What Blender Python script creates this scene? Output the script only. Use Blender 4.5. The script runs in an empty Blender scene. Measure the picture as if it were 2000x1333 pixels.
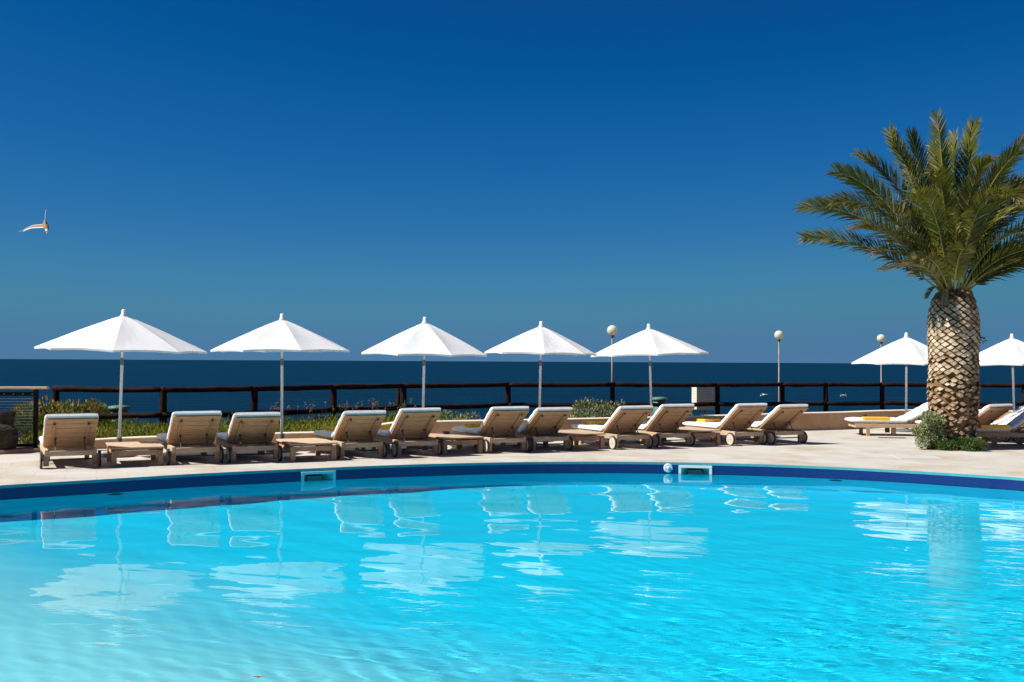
import bpy, bmesh, math, random
import numpy as np
from mathutils import Vector, Matrix, Euler
random.seed(7)
R = math.radians
sc = bpy.context.scene

# ------------------------------------------------------------------ camera, sky, sun, exposure
FPX, EYE = 2000.0, 1.8
PITCH, ROLL = math.atan(39.5 / FPX), math.atan(0.005)
_f = Vector((0, math.cos(PITCH), math.sin(PITCH)))
_r = Vector((1, 0, 0))
_u = _r.cross(_f)
CR = _r * math.cos(ROLL) + _u * math.sin(ROLL)
CU = -_r * math.sin(ROLL) + _u * math.cos(ROLL)
cam = bpy.data.cameras.new('camera')
cam.sensor_width = 36.0
cam.lens = 36.0
cam.clip_start = 0.1
cam.clip_end = 300000
co = bpy.data.objects.new('camera', cam)
sc.collection.objects.link(co)
co.matrix_world = Matrix(((CR.x, CU.x, -_f.x, 0), (CR.y, CU.y, -_f.y, 0), (CR.z, CU.z, -_f.z, EYE), (0, 0, 0, 1)))
sc.camera = co

EXPO = 0.65
SKY_GAIN = 10.0 / 2 ** EXPO
SUN_EL, SUN_BEHIND = R(47), R(12)
sun_dir = Vector((-math.cos(SUN_BEHIND) * math.cos(SUN_EL), -math.sin(SUN_BEHIND) * math.cos(SUN_EL), math.sin(SUN_EL)))
world = bpy.data.worlds.new('World')
sc.world = world
world.use_nodes = True
wn, wl = world.node_tree.nodes, world.node_tree.links
bg = wn['Background']
sky = wn.new('ShaderNodeTexSky')
sky.sky_type = 'NISHITA'
sky.sun_disc = False
sky.sun_elevation = SUN_EL
sky.sun_rotation = math.atan2(sun_dir.x, sun_dir.y)
sky.altitude = 3000
sky.air_density = 0.7
sky.dust_density = 0.3
sky.ozone_density = 10.0
# grade the physical sky towards the deep polarised blue of the day
s01 = wn.new('ShaderNodeVectorMath'); s01.operation = 'SCALE'; s01.inputs['Scale'].default_value = 0.1
crv = wn.new('ShaderNodeRGBCurve')
s10 = wn.new('ShaderNodeVectorMath'); s10.operation = 'SCALE'; s10.inputs['Scale'].default_value = SKY_GAIN
crv.mapping.use_clip = False
for ci, pts in enumerate(([(0, 0.07), (0.025, 0.05), (0.036, 0.014), (0.044, 0.002), (0.060, 0.006), (0.086, 0.021), (0.15, 0.056), (0.33, 0.074), (1, 0.09)],  # red lifted at the low end: added fill from the unseen zenith
                          [(0, 0), (0.05, 0.036), (0.10, 0.072), (0.127, 0.100), (0.2, 0.158), (0.32, 0.222), (0.52, 0.196), (1, 0.2)],
                          [(0, 0.10), (0.15, 0.19), (0.27, 0.275), (0.33, 0.335), (0.465, 0.40), (0.63, 0.395), (0.70, 0.365), (1, 0.37)])):
    c = crv.mapping.curves[ci]
    c.points[0].location = pts[0]; c.points[1].location = pts[-1]
    for p in pts[1:-1]: c.points.new(*p)
crv.mapping.update()
wl.new(sky.outputs[0], s01.inputs[0]); wl.new(s01.outputs[0], crv.inputs['Color'])
wl.new(crv.outputs[0], s10.inputs[0]); wl.new(s10.outputs[0], bg.inputs['Color'])
bg.inputs['Strength'].default_value = 0.1

sl = bpy.data.lights.new('sun', 'SUN')
sl.energy = 5.0
sl.angle = R(0.53)
sl.color = (1.0, 0.98, 0.945)
sl.cycles.is_caustics_light = True
so = bpy.data.objects.new('sun', sl)
sc.collection.objects.link(so)
so.rotation_euler = sun_dir.to_track_quat('Z', 'Y').to_euler()

sc.view_settings.view_transform = 'Standard'
sc.view_settings.look = 'None'
sc.view_settings.exposure = EXPO
sc.view_settings.gamma = 1
sc.render.engine = 'CYCLES'
sc.cycles.use_denoising = True
sc.cycles.max_bounces = 12
sc.cycles.diffuse_bounces = 8
sc.cycles.transparent_max_bounces = 16
sc.cycles.caustics_refractive = True
sc.cycles.caustics_reflective = False

# ------------------------------------------------------------------ helpers
def ray(px, py):
    return _f + CR * ((px - 1000) / FPX) + CU * ((666.5 - py) / FPX)
def at(px, py, z=0.0):
    """point on the level z seen at a photograph position"""
    d = ray(px, py)
    return Vector((0, 0, EYE)) + d * ((z - EYE) / d.z)
def far(px, py, y):
    d = ray(px, py)
    return Vector((0, 0, EYE)) + d * (y / d.y)
def xat(px, y):
    return (px - 1000) / FPX * y

def link(o, parent=None):
    sc.collection.objects.link(o)
    if parent:
        o.parent = parent
    return o
def tag(o, label=None, cat=None, group=None, kind=None):
    if label: o['label'] = label
    if cat: o['category'] = cat
    if group: o['group'] = group
    if kind: o['kind'] = kind
    return o
def empty(name, loc=(0, 0, 0), rz=0.0):
    o = bpy.data.objects.new(name, None)
    o.empty_display_size = 0.2
    o.location = loc
    o.rotation_euler = (0, 0, rz)
    return link(o)
def copy_tree(o, parent=None):
    c = o.copy()
    sc.collection.objects.link(c)
    if parent is not None:
        c.parent = parent
    for ch in list(o.children):
        copy_tree(ch, c)
    return c

class MB:
    def __init__(s):
        s.v, s.f, s.m = [], [], []
    def add(s, verts, faces, mi=0):
        b = len(s.v)
        s.v.extend([tuple(p) for p in verts])
        s.f.extend([tuple(i + b for i in f) for f in faces])
        s.m.extend([mi] * len(faces))
    def box(s, c, d, M=None, mi=0):
        x, y, z = d[0] / 2, d[1] / 2, d[2] / 2
        vs = [Vector((sx * x, sy * y, sz * z)) for sz in (-1, 1) for sy in (-1, 1) for sx in (-1, 1)]
        if M is not None: vs = [M @ p for p in vs]
        c = Vector(c)
        s.add([p + c for p in vs], [(0, 2, 3, 1), (4, 5, 7, 6), (0, 1, 5, 4), (2, 6, 7, 3), (0, 4, 6, 2), (1, 3, 7, 5)], mi)
    def tube(s, pts, rad, n=8, mi=0, cap=True):
        pts = [Vector(p) for p in pts]
        if not isinstance(rad, (list, tuple)): rad = [rad] * len(pts)
        rings = []
        prev = None
        for i, p in enumerate(pts):
            t = (pts[min(i + 1, len(pts) - 1)] - pts[max(i - 1, 0)]).normalized()
            a = prev if prev is not None else (Vector((0, 0, 1)) if abs(t.z) < 0.9 else Vector((1, 0, 0)))
            x = (a - t * a.dot(t)).normalized()
            y = t.cross(x)
            prev = x
            rings.append([p + (x * math.cos(2 * math.pi * k / n) + y * math.sin(2 * math.pi * k / n)) * rad[i] for k in range(n)])
        vs = [q for r in rings for q in r]
        fs = []
        for i in range(len(pts) - 1):
            for k in range(n):
                k2 = (k + 1) % n
                fs.append((i * n + k, i * n + k2, (i + 1) * n + k2, (i + 1) * n + k))
        if cap:
            fs.append(tuple(range(n - 1, -1, -1)))
            fs.append(tuple((len(pts) - 1) * n + k for k in range(n)))
        s.add(vs, fs, mi)
    def lathe(s, prof, n=24, c=(0, 0, 0), mi=0):
        c = Vector(c)
        vs, fs = [], []
        for r, z in prof:
            for k in range(n):
                a = 2 * math.pi * k / n
                vs.append(c + Vector((r * math.cos(a), r * math.sin(a), z)))
        for i in range(len(prof) - 1):
            for k in range(n):
                k2 = (k + 1) % n
                fs.append((i * n + k, i * n + k2, (i + 1) * n + k2, (i + 1) * n + k))
        fs.append(tuple(range(n - 1, -1, -1)))
        fs.append(tuple((len(prof) - 1) * n + k for k in range(n)))
        s.add(vs, fs, mi)
    def build(s, name, mats, parent=None, bevel=0.0, smooth=False):
        me = bpy.data.meshes.new(name)
        me.from_pydata(s.v, [], s.f)
        mats = mats if isinstance(mats, (list, tuple)) else [mats]
        for m in mats: me.materials.append(m)
        for p, mi in zip(me.polygons, s.m): p.material_index = mi
        if bevel > 0:
            bm = bmesh.new(); bm.from_mesh(me)
            bmesh.ops.bevel(bm, geom=list(bm.edges), offset=bevel, segments=1, affect='EDGES', profile=0.5)
            bm.to_mesh(me); bm.free()
        if smooth:
            for p in me.polygons: p.use_smooth = True
        me.validate()
        me.update()
        return link(bpy.data.objects.new(name, me), parent)

# ------------------------------------------------------------------ materials
def mat(name, col, rough=0.6, col2=None, scale=6.0, stretch=(1, 1, 1), bump=0.0, bscale=None, spec=0.5, detail=4.0, contrast=(0.35, 0.65), coord='Object', transl=0.0, rnd=0.0):
    m = bpy.data.materials.new(name)
    m.use_nodes = True
    N, L = m.node_tree.nodes, m.node_tree.links
    b = N['Principled BSDF']
    b.inputs['Roughness'].default_value = rough
    b.inputs['Specular IOR Level'].default_value = spec
    b.inputs['Base Color'].default_value = (*col, 1)
    tc = N.new('ShaderNodeTexCoord')
    mp = N.new('ShaderNodeMapping')
    mp.inputs['Scale'].default_value = stretch
    L.new(tc.outputs[coord], mp.inputs[0])
    out = None
    if col2 is not None:
        nz = N.new('ShaderNodeTexNoise')
        nz.inputs['Scale'].default_value = scale
        nz.inputs['Detail'].default_value = detail
        nz.inputs['Roughness'].default_value = 0.62
        L.new(mp.outputs[0], nz.inputs['Vector'])
        cr = N.new('ShaderNodeValToRGB')
        cr.color_ramp.elements[0].position = contrast[0]
        cr.color_ramp.elements[1].position = contrast[1]
        cr.color_ramp.elements[0].color = (*col, 1)
        cr.color_ramp.elements[1].color = (*col2, 1)
        L.new(nz.outputs['Fac'], cr.inputs[0])
        out = cr.outputs[0]
        if rnd > 0:
            oi = N.new('ShaderNodeObjectInfo')
            hs = N.new('ShaderNodeHueSaturation')
            mr = N.new('ShaderNodeMapRange')
            mr.inputs['To Min'].default_value = 1 - rnd
            mr.inputs['To Max'].default_value = 1 + rnd
            L.new(oi.outputs['Random'], mr.inputs['Value'])
            L.new(mr.outputs[0], hs.inputs['Value'])
            L.new(out, hs.inputs['Color'])
            out = hs.outputs[0]
        L.new(out, b.inputs['Base Color'])
    if bump > 0:
        nb = N.new('ShaderNodeTexNoise')
        nb.inputs['Scale'].default_value = bscale or scale * 3
        nb.inputs['Detail'].default_value = 3
        L.new(mp.outputs[0], nb.inputs['Vector'])
        bp = N.new('ShaderNodeBump')
        bp.inputs['Strength'].default_value = 1.0
        bp.inputs['Distance'].default_value = bump
        L.new(nb.outputs['Fac'], bp.inputs['Height'])
        L.new(bp.outputs[0], b.inputs['Normal'])
    if transl > 0:
        tr = N.new('ShaderNodeBsdfTranslucent')
        if out is not None: L.new(out, tr.inputs['Color'])
        else: tr.inputs['Color'].default_value = (*col, 1)
        mx = N.new('ShaderNodeMixShader')
        mx.inputs[0].default_value = transl
        L.new(b.outputs[0], mx.inputs[1]); L.new(tr.outputs[0], mx.inputs[2])
        L.new(mx.outputs[0], N['Material Output'].inputs['Surface'])
    return m

M = {}
M['teak'] = mat('teak', (0.40, 0.20, 0.095), 0.75, (0.58, 0.365, 0.21), 5, (1.2, 14, 14), 0.0015, 9, 0.25, rnd=0.10)
M['teak_top'] = mat('teak_top', (0.40, 0.26, 0.145), 0.7, (0.56, 0.42, 0.28), 5, (1.2, 14, 14), 0.0015, 9, 0.25, rnd=0.08)
M['teak_end'] = mat('teak_end', (0.31, 0.18, 0.095), 0.8, (0.46, 0.31, 0.19), 6, (12, 12, 1.5), 0.001, 9, 0.2, rnd=0.10)
M['wheel_wood'] = mat('wheel_wood', (0.45, 0.36, 0.27), 0.75, (0.60, 0.51, 0.41), 7, (1, 3, 10), 0.001, 9, 0.2)
M['rubber'] = mat('rubber', (0.02, 0.018, 0.016), 0.8, (0.045, 0.04, 0.035), 20)
M['iron'] = mat('iron', (0.012, 0.011, 0.011), 0.55)
M['cushion'] = mat('cushion', (0.72, 0.70, 0.655), 0.9, (0.81, 0.79, 0.75), 9, (1, 1, 1), 0.004, 14, 0.1)
M['canopy'] = mat('canopy', (0.865, 0.865, 0.85), 0.85, (0.88, 0.88, 0.865), 1.5, (1, 1, 1), 0.0, 3, 0.1, transl=0.48)
M['pole'] = mat('pole', (0.68, 0.66, 0.61), 0.45, (0.74, 0.72, 0.67), 5, (1, 1, .2))
M['pole_dark'] = mat('pole_dark', (0.12, 0.115, 0.11), 0.45)
M['plastic_white'] = mat('plastic_white', (0.72, 0.72, 0.70), 0.5)
M['towel'] = mat('towel', (0.80, 0.45, 0.03), 0.95, (0.88, 0.53, 0.06), 40, bump=0.004, bscale=120, spec=0.05)
M['stucco'] = mat('stucco', (0.43, 0.245, 0.14), 0.85, (0.52, 0.33, 0.205), 3, bump=0.003, bscale=60, spec=0.15)
M['stucco_top'] = mat('stucco_top', (0.62, 0.50, 0.37), 0.85, (0.72, 0.61, 0.47), 4, bump=0.002, bscale=60, spec=0.15)
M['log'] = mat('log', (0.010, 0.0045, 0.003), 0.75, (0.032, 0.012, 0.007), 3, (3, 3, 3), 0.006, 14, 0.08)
M['wire'] = mat('wire', (0.03, 0.035, 0.04), 0.5)
M['steel_black'] = mat('steel_black', (0.006, 0.0055, 0.0055), 0.6, spec=0.12)
M['cable'] = mat('cable', (0.45, 0.45, 0.45), 0.4)
M['cap_wood'] = mat('cap_wood', (0.50, 0.29, 0.13), 0.6, (0.66, 0.43, 0.23), 3, (1, 12, 12), 0.001, 12)
M['kerb'] = mat('kerb', (0.16, 0.085, 0.06), 0.85, (0.24, 0.14, 0.10), 5, bump=0.003)
M['wicker'] = mat('wicker', (0.014, 0.009, 0.006), 0.7, (0.065, 0.042, 0.027), 4, (1, 1, 18), 0.01, 6, 0.3)
M['bin_green'] = mat('bin_green', (0.07, 0.155, 0.10), 0.55, (0.10, 0.20, 0.135), 6)
M['sign'] = mat('sign', (0.62, 0.57, 0.42), 0.6, (0.70, 0.66, 0.52), 3)
M['globe'] = mat('globe', (0.80, 0.77, 0.64), 0.25, (0.84, 0.81, 0.70), 3, transl=0.45)
M['lamp_post'] = mat('lamp_post', (0.18, 0.14, 0.11), 0.55, (0.25, 0.20, 0.16), 4)
M['ashtray'] = mat('ashtray', (0.008, 0.009, 0.018), 0.35)
M['soil'] = mat('soil', (0.05, 0.032, 0.02), 0.95, (0.10, 0.07, 0.045), 5, bump=0.03, bscale=12)
M['cliff'] = mat('cliff', (0.06, 0.05, 0.03), 0.95, (0.14, 0.11, 0.07), 0.8, bump=0.2, bscale=1.5)
M['vent'] = mat('vent', (0.10, 0.09, 0.085), 0.6)
M['leaf_grass'] = mat('leaf_grass', (0.075, 0.12, 0.010), 0.6, (0.26, 0.245, 0.025), 1.6, transl=0.3, spec=0.12)
M['leaf_dark'] = mat('leaf_dark', (0.028, 0.055, 0.007), 0.6, (0.10, 0.125, 0.018), 2.5, transl=0.25, spec=0.12)
M['leaf_tip'] = mat('leaf_tip', (0.36, 0.22, 0.05), 0.7, (0.46, 0.33, 0.09), 4, transl=0.25, spec=0.2)
M['leaf_grey'] = mat('leaf_grey', (0.24, 0.26, 0.11), 0.7, (0.48, 0.47, 0.26), 5, transl=0.2, spec=0.2)
M['leaf_low'] = mat('leaf_low', (0.055, 0.12, 0.025), 0.6, (0.13, 0.22, 0.06), 6, transl=0.2, spec=0.3)
M['stem'] = mat('stem', (0.09, 0.06, 0.03), 0.8)
M['petal'] = mat('petal', (0.45, 0.08, 0.30), 0.6)
M['frond'] = mat('frond', (0.042, 0.062, 0.009), 0.45, (0.215, 0.200, 0.026), 1.3, transl=0.28, spec=0.3, contrast=(0.3, 0.7))
M['frond_dry'] = mat('frond_dry', (0.25, 0.17, 0.085), 0.7, (0.40, 0.30, 0.18), 3, transl=0.2, spec=0.2)
M['rachis'] = mat('rachis', (0.24, 0.18, 0.03), 0.5, (0.34, 0.27, 0.055), 2)
M['scale_face'] = mat('scale_face', (0.36, 0.25, 0.14), 0.85, (0.60, 0.49, 0.34), 5, bump=0.012, bscale=22, spec=0.1, contrast=(0.3, 0.62))
M['scale_rough'] = mat('scale_rough', (0.20, 0.125, 0.07), 0.9, (0.42, 0.31, 0.20), 7, bump=0.02, bscale=18, spec=0.1, contrast=(0.3, 0.65))
M['scale_side'] = mat('scale_side', (0.10, 0.056, 0.028), 0.95, (0.24, 0.145, 0.075), 12, bump=0.01, bscale=30, spec=0.1)
M['feather'] = mat('feather', (0.60, 0.58, 0.55), 0.8)
M['feather_black'] = mat('feather_black', (0.02, 0.02, 0.025), 0.7)
M['feather_shade'] = mat('feather_shade', (0.25, 0.145, 0.07), 0.85)  # tan paints in the warm shade on the gull's body and wings
M['beak'] = mat('beak', (0.60, 0.35, 0.05), 0.5)
M['boat_white'] = mat('boat_white', (0.80, 0.79, 0.76), 0.4)
M['boat_glass'] = mat('boat_glass', (0.02, 0.03, 0.05), 0.2)
M['dead_leaf'] = mat('dead_leaf', (0.20, 0.10, 0.03), 0.7)
M['fitting'] = mat('fitting', (0.02, 0.07, 0.07), 0.4)

def deck_material():
    m = bpy.data.materials.new('deck_stone'); m.use_nodes = True
    N, L = m.node_tree.nodes, m.node_tree.links
    b = N['Principled BSDF']; b.inputs['Roughness'].default_value = 0.8; b.inputs['Specular IOR Level'].default_value = 0.2
    tc = N.new('ShaderNodeTexCoord')
    mp = N.new('ShaderNodeMapping'); mp.inputs['Rotation'].default_value = (0, 0, R(-22))
    L.new(tc.outputs['Object'], mp.inputs[0])
    br = N.new('ShaderNodeTexBrick')
    br.inputs['Scale'].default_value = 1.0
    br.inputs['Brick Width'].default_value = 0.9; br.inputs['Row Height'].default_value = 0.6
    br.inputs['Mortar Size'].default_value = 0.006; br.inputs['Mortar Smooth'].default_value = 0.4
    br.inputs['Color1'].default_value = (0.44, 0.41, 0.345, 1)
    br.inputs['Color2'].default_value = (0.48, 0.455, 0.40, 1)
    br.inputs['Mortar'].default_value = (0.36, 0.325, 0.265, 1)
    L.new(mp.outputs[0], br.inputs['Vector'])
    nz = N.new('ShaderNodeTexNoise'); nz.inputs['Scale'].default_value = 0.9; nz.inputs['Detail'].default_value = 7; nz.inputs['Roughness'].default_value = 0.65
    L.new(mp.outputs[0], nz.inputs['Vector'])
    cr = N.new('ShaderNodeValToRGB')
    cr.color_ramp.elements[0].position = 0.30; cr.color_ramp.elements[0].color = (0.80, 0.69, 0.56, 1)
    cr.color_ramp.elements[1].position = 0.56; cr.color_ramp.elements[1].color = (1, 1, 1, 1)
    L.new(nz.outputs['Fac'], cr.inputs[0])
    mx = N.new('ShaderNodeMix'); mx.data_type = 'RGBA'; mx.blend_type = 'MULTIPLY'; mx.inputs['Factor'].default_value = 1
    L.new(br.outputs['Color'], mx.inputs[6]); L.new(cr.outputs[0], mx.inputs[7])
    L.new(mx.outputs[2], b.inputs['Base Color'])
    bp = N.new('ShaderNodeBump'); bp.inputs['Distance'].default_value = 0.002
    n2 = N.new('ShaderNodeTexNoise'); n2.inputs['Scale'].default_value = 40
    L.new(mp.outputs[0], n2.inputs['Vector'])
    L.new(n2.outputs['Fac'], bp.inputs['Height']); L.new(bp.outputs[0], b.inputs['Normal'])
    return m
M['deck'] = deck_material()

def mosaic(name, c1, c2, mortar, size=0.025, rough=0.35):
    m = bpy.data.materials.new(name); m.use_nodes = True
    N, L = m.node_tree.nodes, m.node_tree.links
    b = N['Principled BSDF']; b.inputs['Roughness'].default_value = rough
    uv = N.new('ShaderNodeUVMap')
    br = N.new('ShaderNodeTexBrick')
    br.offset = 0.0
    br.inputs['Scale'].default_value = 1.0
    br.inputs['Brick Width'].default_value = size; br.inputs['Row Height'].default_value = size
    br.inputs['Mortar Size'].default_value = size * 0.07
    br.inputs['Color1'].default_value = (*c1, 1); br.inputs['Color2'].default_value = (*c2, 1); br.inputs['Mortar'].default_value = (*mortar, 1)
    L.new(uv.outputs[0], br.inputs['Vector'])
    L.new(br.outputs['Color'], b.inputs['Base Color'])
    return m
M['tile_navy'] = mosaic('tile_navy', (0.002, 0.010, 0.105), (0.003, 0.018, 0.145), (0.008, 0.05, 0.14))
M['tile_teal'] = mosaic('tile_teal', (0.06, 0.31, 0.34), (0.08, 0.35, 0.37), (0.12, 0.34, 0.34), 0.05)
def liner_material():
    # cyan basin; light absorption by water depth painted in, paler at shallow near left
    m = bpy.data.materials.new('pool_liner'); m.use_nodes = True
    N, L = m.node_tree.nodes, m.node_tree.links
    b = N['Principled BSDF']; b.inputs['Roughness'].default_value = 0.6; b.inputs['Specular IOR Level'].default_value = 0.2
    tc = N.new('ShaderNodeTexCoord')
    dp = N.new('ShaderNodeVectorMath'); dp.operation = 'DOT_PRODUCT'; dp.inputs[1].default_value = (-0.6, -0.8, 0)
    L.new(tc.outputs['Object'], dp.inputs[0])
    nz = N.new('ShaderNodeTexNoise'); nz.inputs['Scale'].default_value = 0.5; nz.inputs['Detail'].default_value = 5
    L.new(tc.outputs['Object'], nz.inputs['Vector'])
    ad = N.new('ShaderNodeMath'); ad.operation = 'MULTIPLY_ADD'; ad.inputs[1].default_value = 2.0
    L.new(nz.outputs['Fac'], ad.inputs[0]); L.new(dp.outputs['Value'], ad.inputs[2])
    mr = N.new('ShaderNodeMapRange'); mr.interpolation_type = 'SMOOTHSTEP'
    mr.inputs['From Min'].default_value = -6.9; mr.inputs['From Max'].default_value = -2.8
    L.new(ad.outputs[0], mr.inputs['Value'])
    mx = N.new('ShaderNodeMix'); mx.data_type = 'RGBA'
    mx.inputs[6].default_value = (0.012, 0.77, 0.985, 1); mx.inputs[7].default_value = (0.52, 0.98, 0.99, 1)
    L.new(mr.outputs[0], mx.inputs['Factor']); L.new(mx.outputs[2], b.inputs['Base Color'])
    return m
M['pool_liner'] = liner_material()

def water_material():
    m = bpy.data.materials.new('pool_water'); m.use_nodes = True
    N, L = m.node_tree.nodes, m.node_tree.links
    N.remove(N['Principled BSDF'])
    g = N.new('ShaderNodeBsdfGlossy'); g.inputs['Roughness'].default_value = 0.0
    rf = N.new('ShaderNodeBsdfRefraction'); rf.inputs['IOR'].default_value = 1.33; rf.inputs['Roughness'].default_value = 0.0
    rf.inputs['Color'].default_value = (0.75, 0.985, 1, 1)
    fr = N.new('ShaderNodeFresnel'); fr.inputs['IOR'].default_value = 1.33
    tc = N.new('ShaderNodeTexCoord')
    mp = N.new('ShaderNodeMapping'); mp.inputs['Rotation'].default_value = (0, 0, R(-38)); mp.inputs['Scale'].default_value = (5.0, 13.0, 1)
    L.new(tc.outputs['Object'], mp.inputs[0])
    n1 = N.new('ShaderNodeTexNoise'); n1.inputs['Scale'].default_value = 1.0; n1.inputs['Detail'].default_value = 2.5; n1.inputs['Distortion'].default_value = 0.6
    L.new(mp.outputs[0], n1.inputs['Vector'])
    n2 = N.new('ShaderNodeTexNoise'); n2.inputs['Scale'].default_value = 0.45; n2.inputs['Detail'].default_value = 3
    L.new(tc.outputs['Object'], n2.inputs['Vector'])
    dp = N.new('ShaderNodeVectorMath'); dp.operation = 'DOT_PRODUCT'; dp.inputs[1].default_value = (0.10, -0.22, 0)
    L.new(tc.outputs['Object'], dp.inputs[0])
    ad = N.new('ShaderNodeMath'); ad.operation = 'MULTIPLY_ADD'; ad.inputs[1].default_value = 1.6
    L.new(n2.outputs['Fac'], ad.inputs[0]); L.new(dp.outputs['Value'], ad.inputs[2])
    mr = N.new('ShaderNodeMapRange'); mr.interpolation_type = 'SMOOTHSTEP'
    mr.inputs['From Min'].default_value = -1.45; mr.inputs['From Max'].default_value = -0.35
    mr.inputs['To Min'].default_value = 0.02; mr.inputs['To Max'].default_value = 1.0
    L.new(ad.outputs[0], mr.inputs['Value'])
    bp = N.new('ShaderNodeBump'); bp.inputs['Distance'].default_value = 0.0045
    L.new(mr.outputs[0], bp.inputs['Strength']); L.new(n1.outputs['Fac'], bp.inputs['Height'])
    for nd in (g, rf, fr): L.new(bp.outputs[0], nd.inputs['Normal'])
    mx = N.new('ShaderNodeMixShader')
    L.new(fr.outputs[0], mx.inputs[0]); L.new(rf.outputs[0], mx.inputs[1]); L.new(g.outputs[0], mx.inputs[2])
    L.new(mx.outputs[0], N['Material Output'].inputs['Surface'])
    return m
M['water'] = water_material()

def sea_material():
    m = bpy.data.materials.new('sea_water'); m.use_nodes = True
    N, L = m.node_tree.nodes, m.node_tree.links
    b = N['Principled BSDF']
    b.inputs['Base Color'].default_value = (0.002, 0.030, 0.075, 1)
    b.inputs['Roughness'].default_value = 0.55
    b.inputs['Specular IOR Level'].default_value = 0.02
    tc = N.new('ShaderNodeTexCoord')
    mp = N.new('ShaderNodeMapping'); mp.inputs['Scale'].default_value = (0.05, 0.22, 1)
    L.new(tc.outputs['Object'], mp.inputs[0])
    nz = N.new('ShaderNodeTexNoise'); nz.inputs['Scale'].default_value = 1.0; nz.inputs['Detail'].default_value = 6; nz.inputs['Roughness'].default_value = 0.6
    L.new(mp.outputs[0], nz.inputs['Vector'])
    mp2 = N.new('ShaderNodeMapping'); mp2.inputs['Scale'].default_value = (0.0025, 0.02, 1)
    L.new(tc.outputs['Object'], mp2.inputs[0])
    nl = N.new('ShaderNodeTexNoise'); nl.inputs['Scale'].default_value = 1.0; nl.inputs['Detail'].default_value = 8; nl.inputs['Roughness'].default_value = 0.7
    L.new(mp2.outputs[0], nl.inputs['Vector'])
    av = N.new('ShaderNodeMix'); av.data_type = 'FLOAT'; av.inputs[0].default_value = 0.5
    L.new(nz.outputs['Fac'], av.inputs[2]); L.new(nl.outputs['Fac'], av.inputs[3])
    cr = N.new('ShaderNodeValToRGB')
    cr.color_ramp.elements[0].position = 0.35; cr.color_ramp.elements[0].color = (0.0008, 0.013, 0.030, 1)
    cr.color_ramp.elements[1].position = 0.68; cr.color_ramp.elements[1].color = (0.0016, 0.029, 0.062, 1)
    L.new(av.outputs[0], cr.inputs[0]); L.new(cr.outputs[0], b.inputs['Base Color'])
    bp = N.new('ShaderNodeBump'); bp.inputs['Distance'].default_value = 1.2
    L.new(nz.outputs['Fac'], bp.inputs['Height']); L.new(bp.outputs[0], b.inputs['Normal'])
    return m
M['sea'] = sea_material()

# ------------------------------------------------------------------ pool outline
ctrl = [(-9.1, 13.1), (-7.25, 14.6), (-6.09, 15.42), (-4.85, 16.28), (-3.38, 17.06), (-1.77, 17.80), (0.01, 18.30), (1.4, 18.48), (2.85, 18.45),
        (4.4, 18.17), (5.5, 17.8), (6.6, 17.22), (7.55, 16.6), (8.3, 15.95), (10.2, 13.6), (11.6, 10.2), (11.9, 6.0), (10.8, 1.5), (7.5, -2.5), (2.0, -4.2),
        (-4.0, -3.6), (-8.8, -0.5), (-11.2, 4.0), (-11.2, 9.0)]
ctrl = [Vector((x, y, 0)) for x, y in ctrl]
def spline(pts, per):
    out = []
    n = len(pts)
    for i in range(n):
        p0, p1, p2, p3 = pts[(i - 1) % n], pts[i], pts[(i + 1) % n], pts[(i + 2) % n]
        for k in range(per):
            t = k / per
            out.append(0.5 * ((2 * p1) + (-p0 + p2) * t + (2 * p0 - 5 * p1 + 4 * p2 - p3) * t * t + (-p0 + 3 * p1 - 3 * p2 + p3) * t ** 3))
    return out
edge = spline(ctrl, 16)          # clockwise seen from above (left -> far -> right)
def on_edge(px):
    """the far pool-edge point seen at column px, with tangent and inward normal"""
    best = None
    for i in range(len(edge)):
        a, b = edge[i], edge[(i + 1) % len(edge)]
        if a.y < 8: continue
        fa, fb = a.x - xat(px, a.y), b.x - xat(px, b.y)
        if fa <= 0 < fb:
            t = -fa / (fb - fa)
            p = a.lerp(b, t); tg = (b - a).normalized()
            best = (p, tg, Vector((tg.y, -tg.x, 0)))
    return best
WZ = -0.2
SK_W = 0.59
skim = []
for px in (624, 1358.5):
    p, tg, nn = on_edge(px)
    skim.append((p, tg, nn))
# insert the openings into the outline: remove points inside, add the two jambs
def inside_skim(q, w):
    for p, tg, nn in skim:
        if (q - p).length < w / 2: return True
    return False
out2 = []
for i, q in enumerate(edge):
    if inside_skim(q, SK_W - 0.06): continue
    out2.append(q)
for p, tg, nn in skim:
    a, b = p - tg * (SK_W - 0.08) / 2, p + tg * (SK_W - 0.08) / 2
    j = min(range(len(out2)), key=lambda k: (out2[k] - a).length + (out2[(k + 1) % len(out2)] - b).length)
    out2[j + 1:j + 1] = [a, b]
    out2 = [q for k, q in enumerate(out2) if not ((q - p).length < (SK_W - 0.08) / 2 - 0.005)]
edge = out2
NE = len(edge)
def gap(i):
    m = (edge[i] + edge[(i + 1) % NE]) / 2
    return any((m - p).length < 0.08 for p, tg, nn in skim) and (edge[(i + 1) % NE] - edge[i]).length > 0.4

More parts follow.
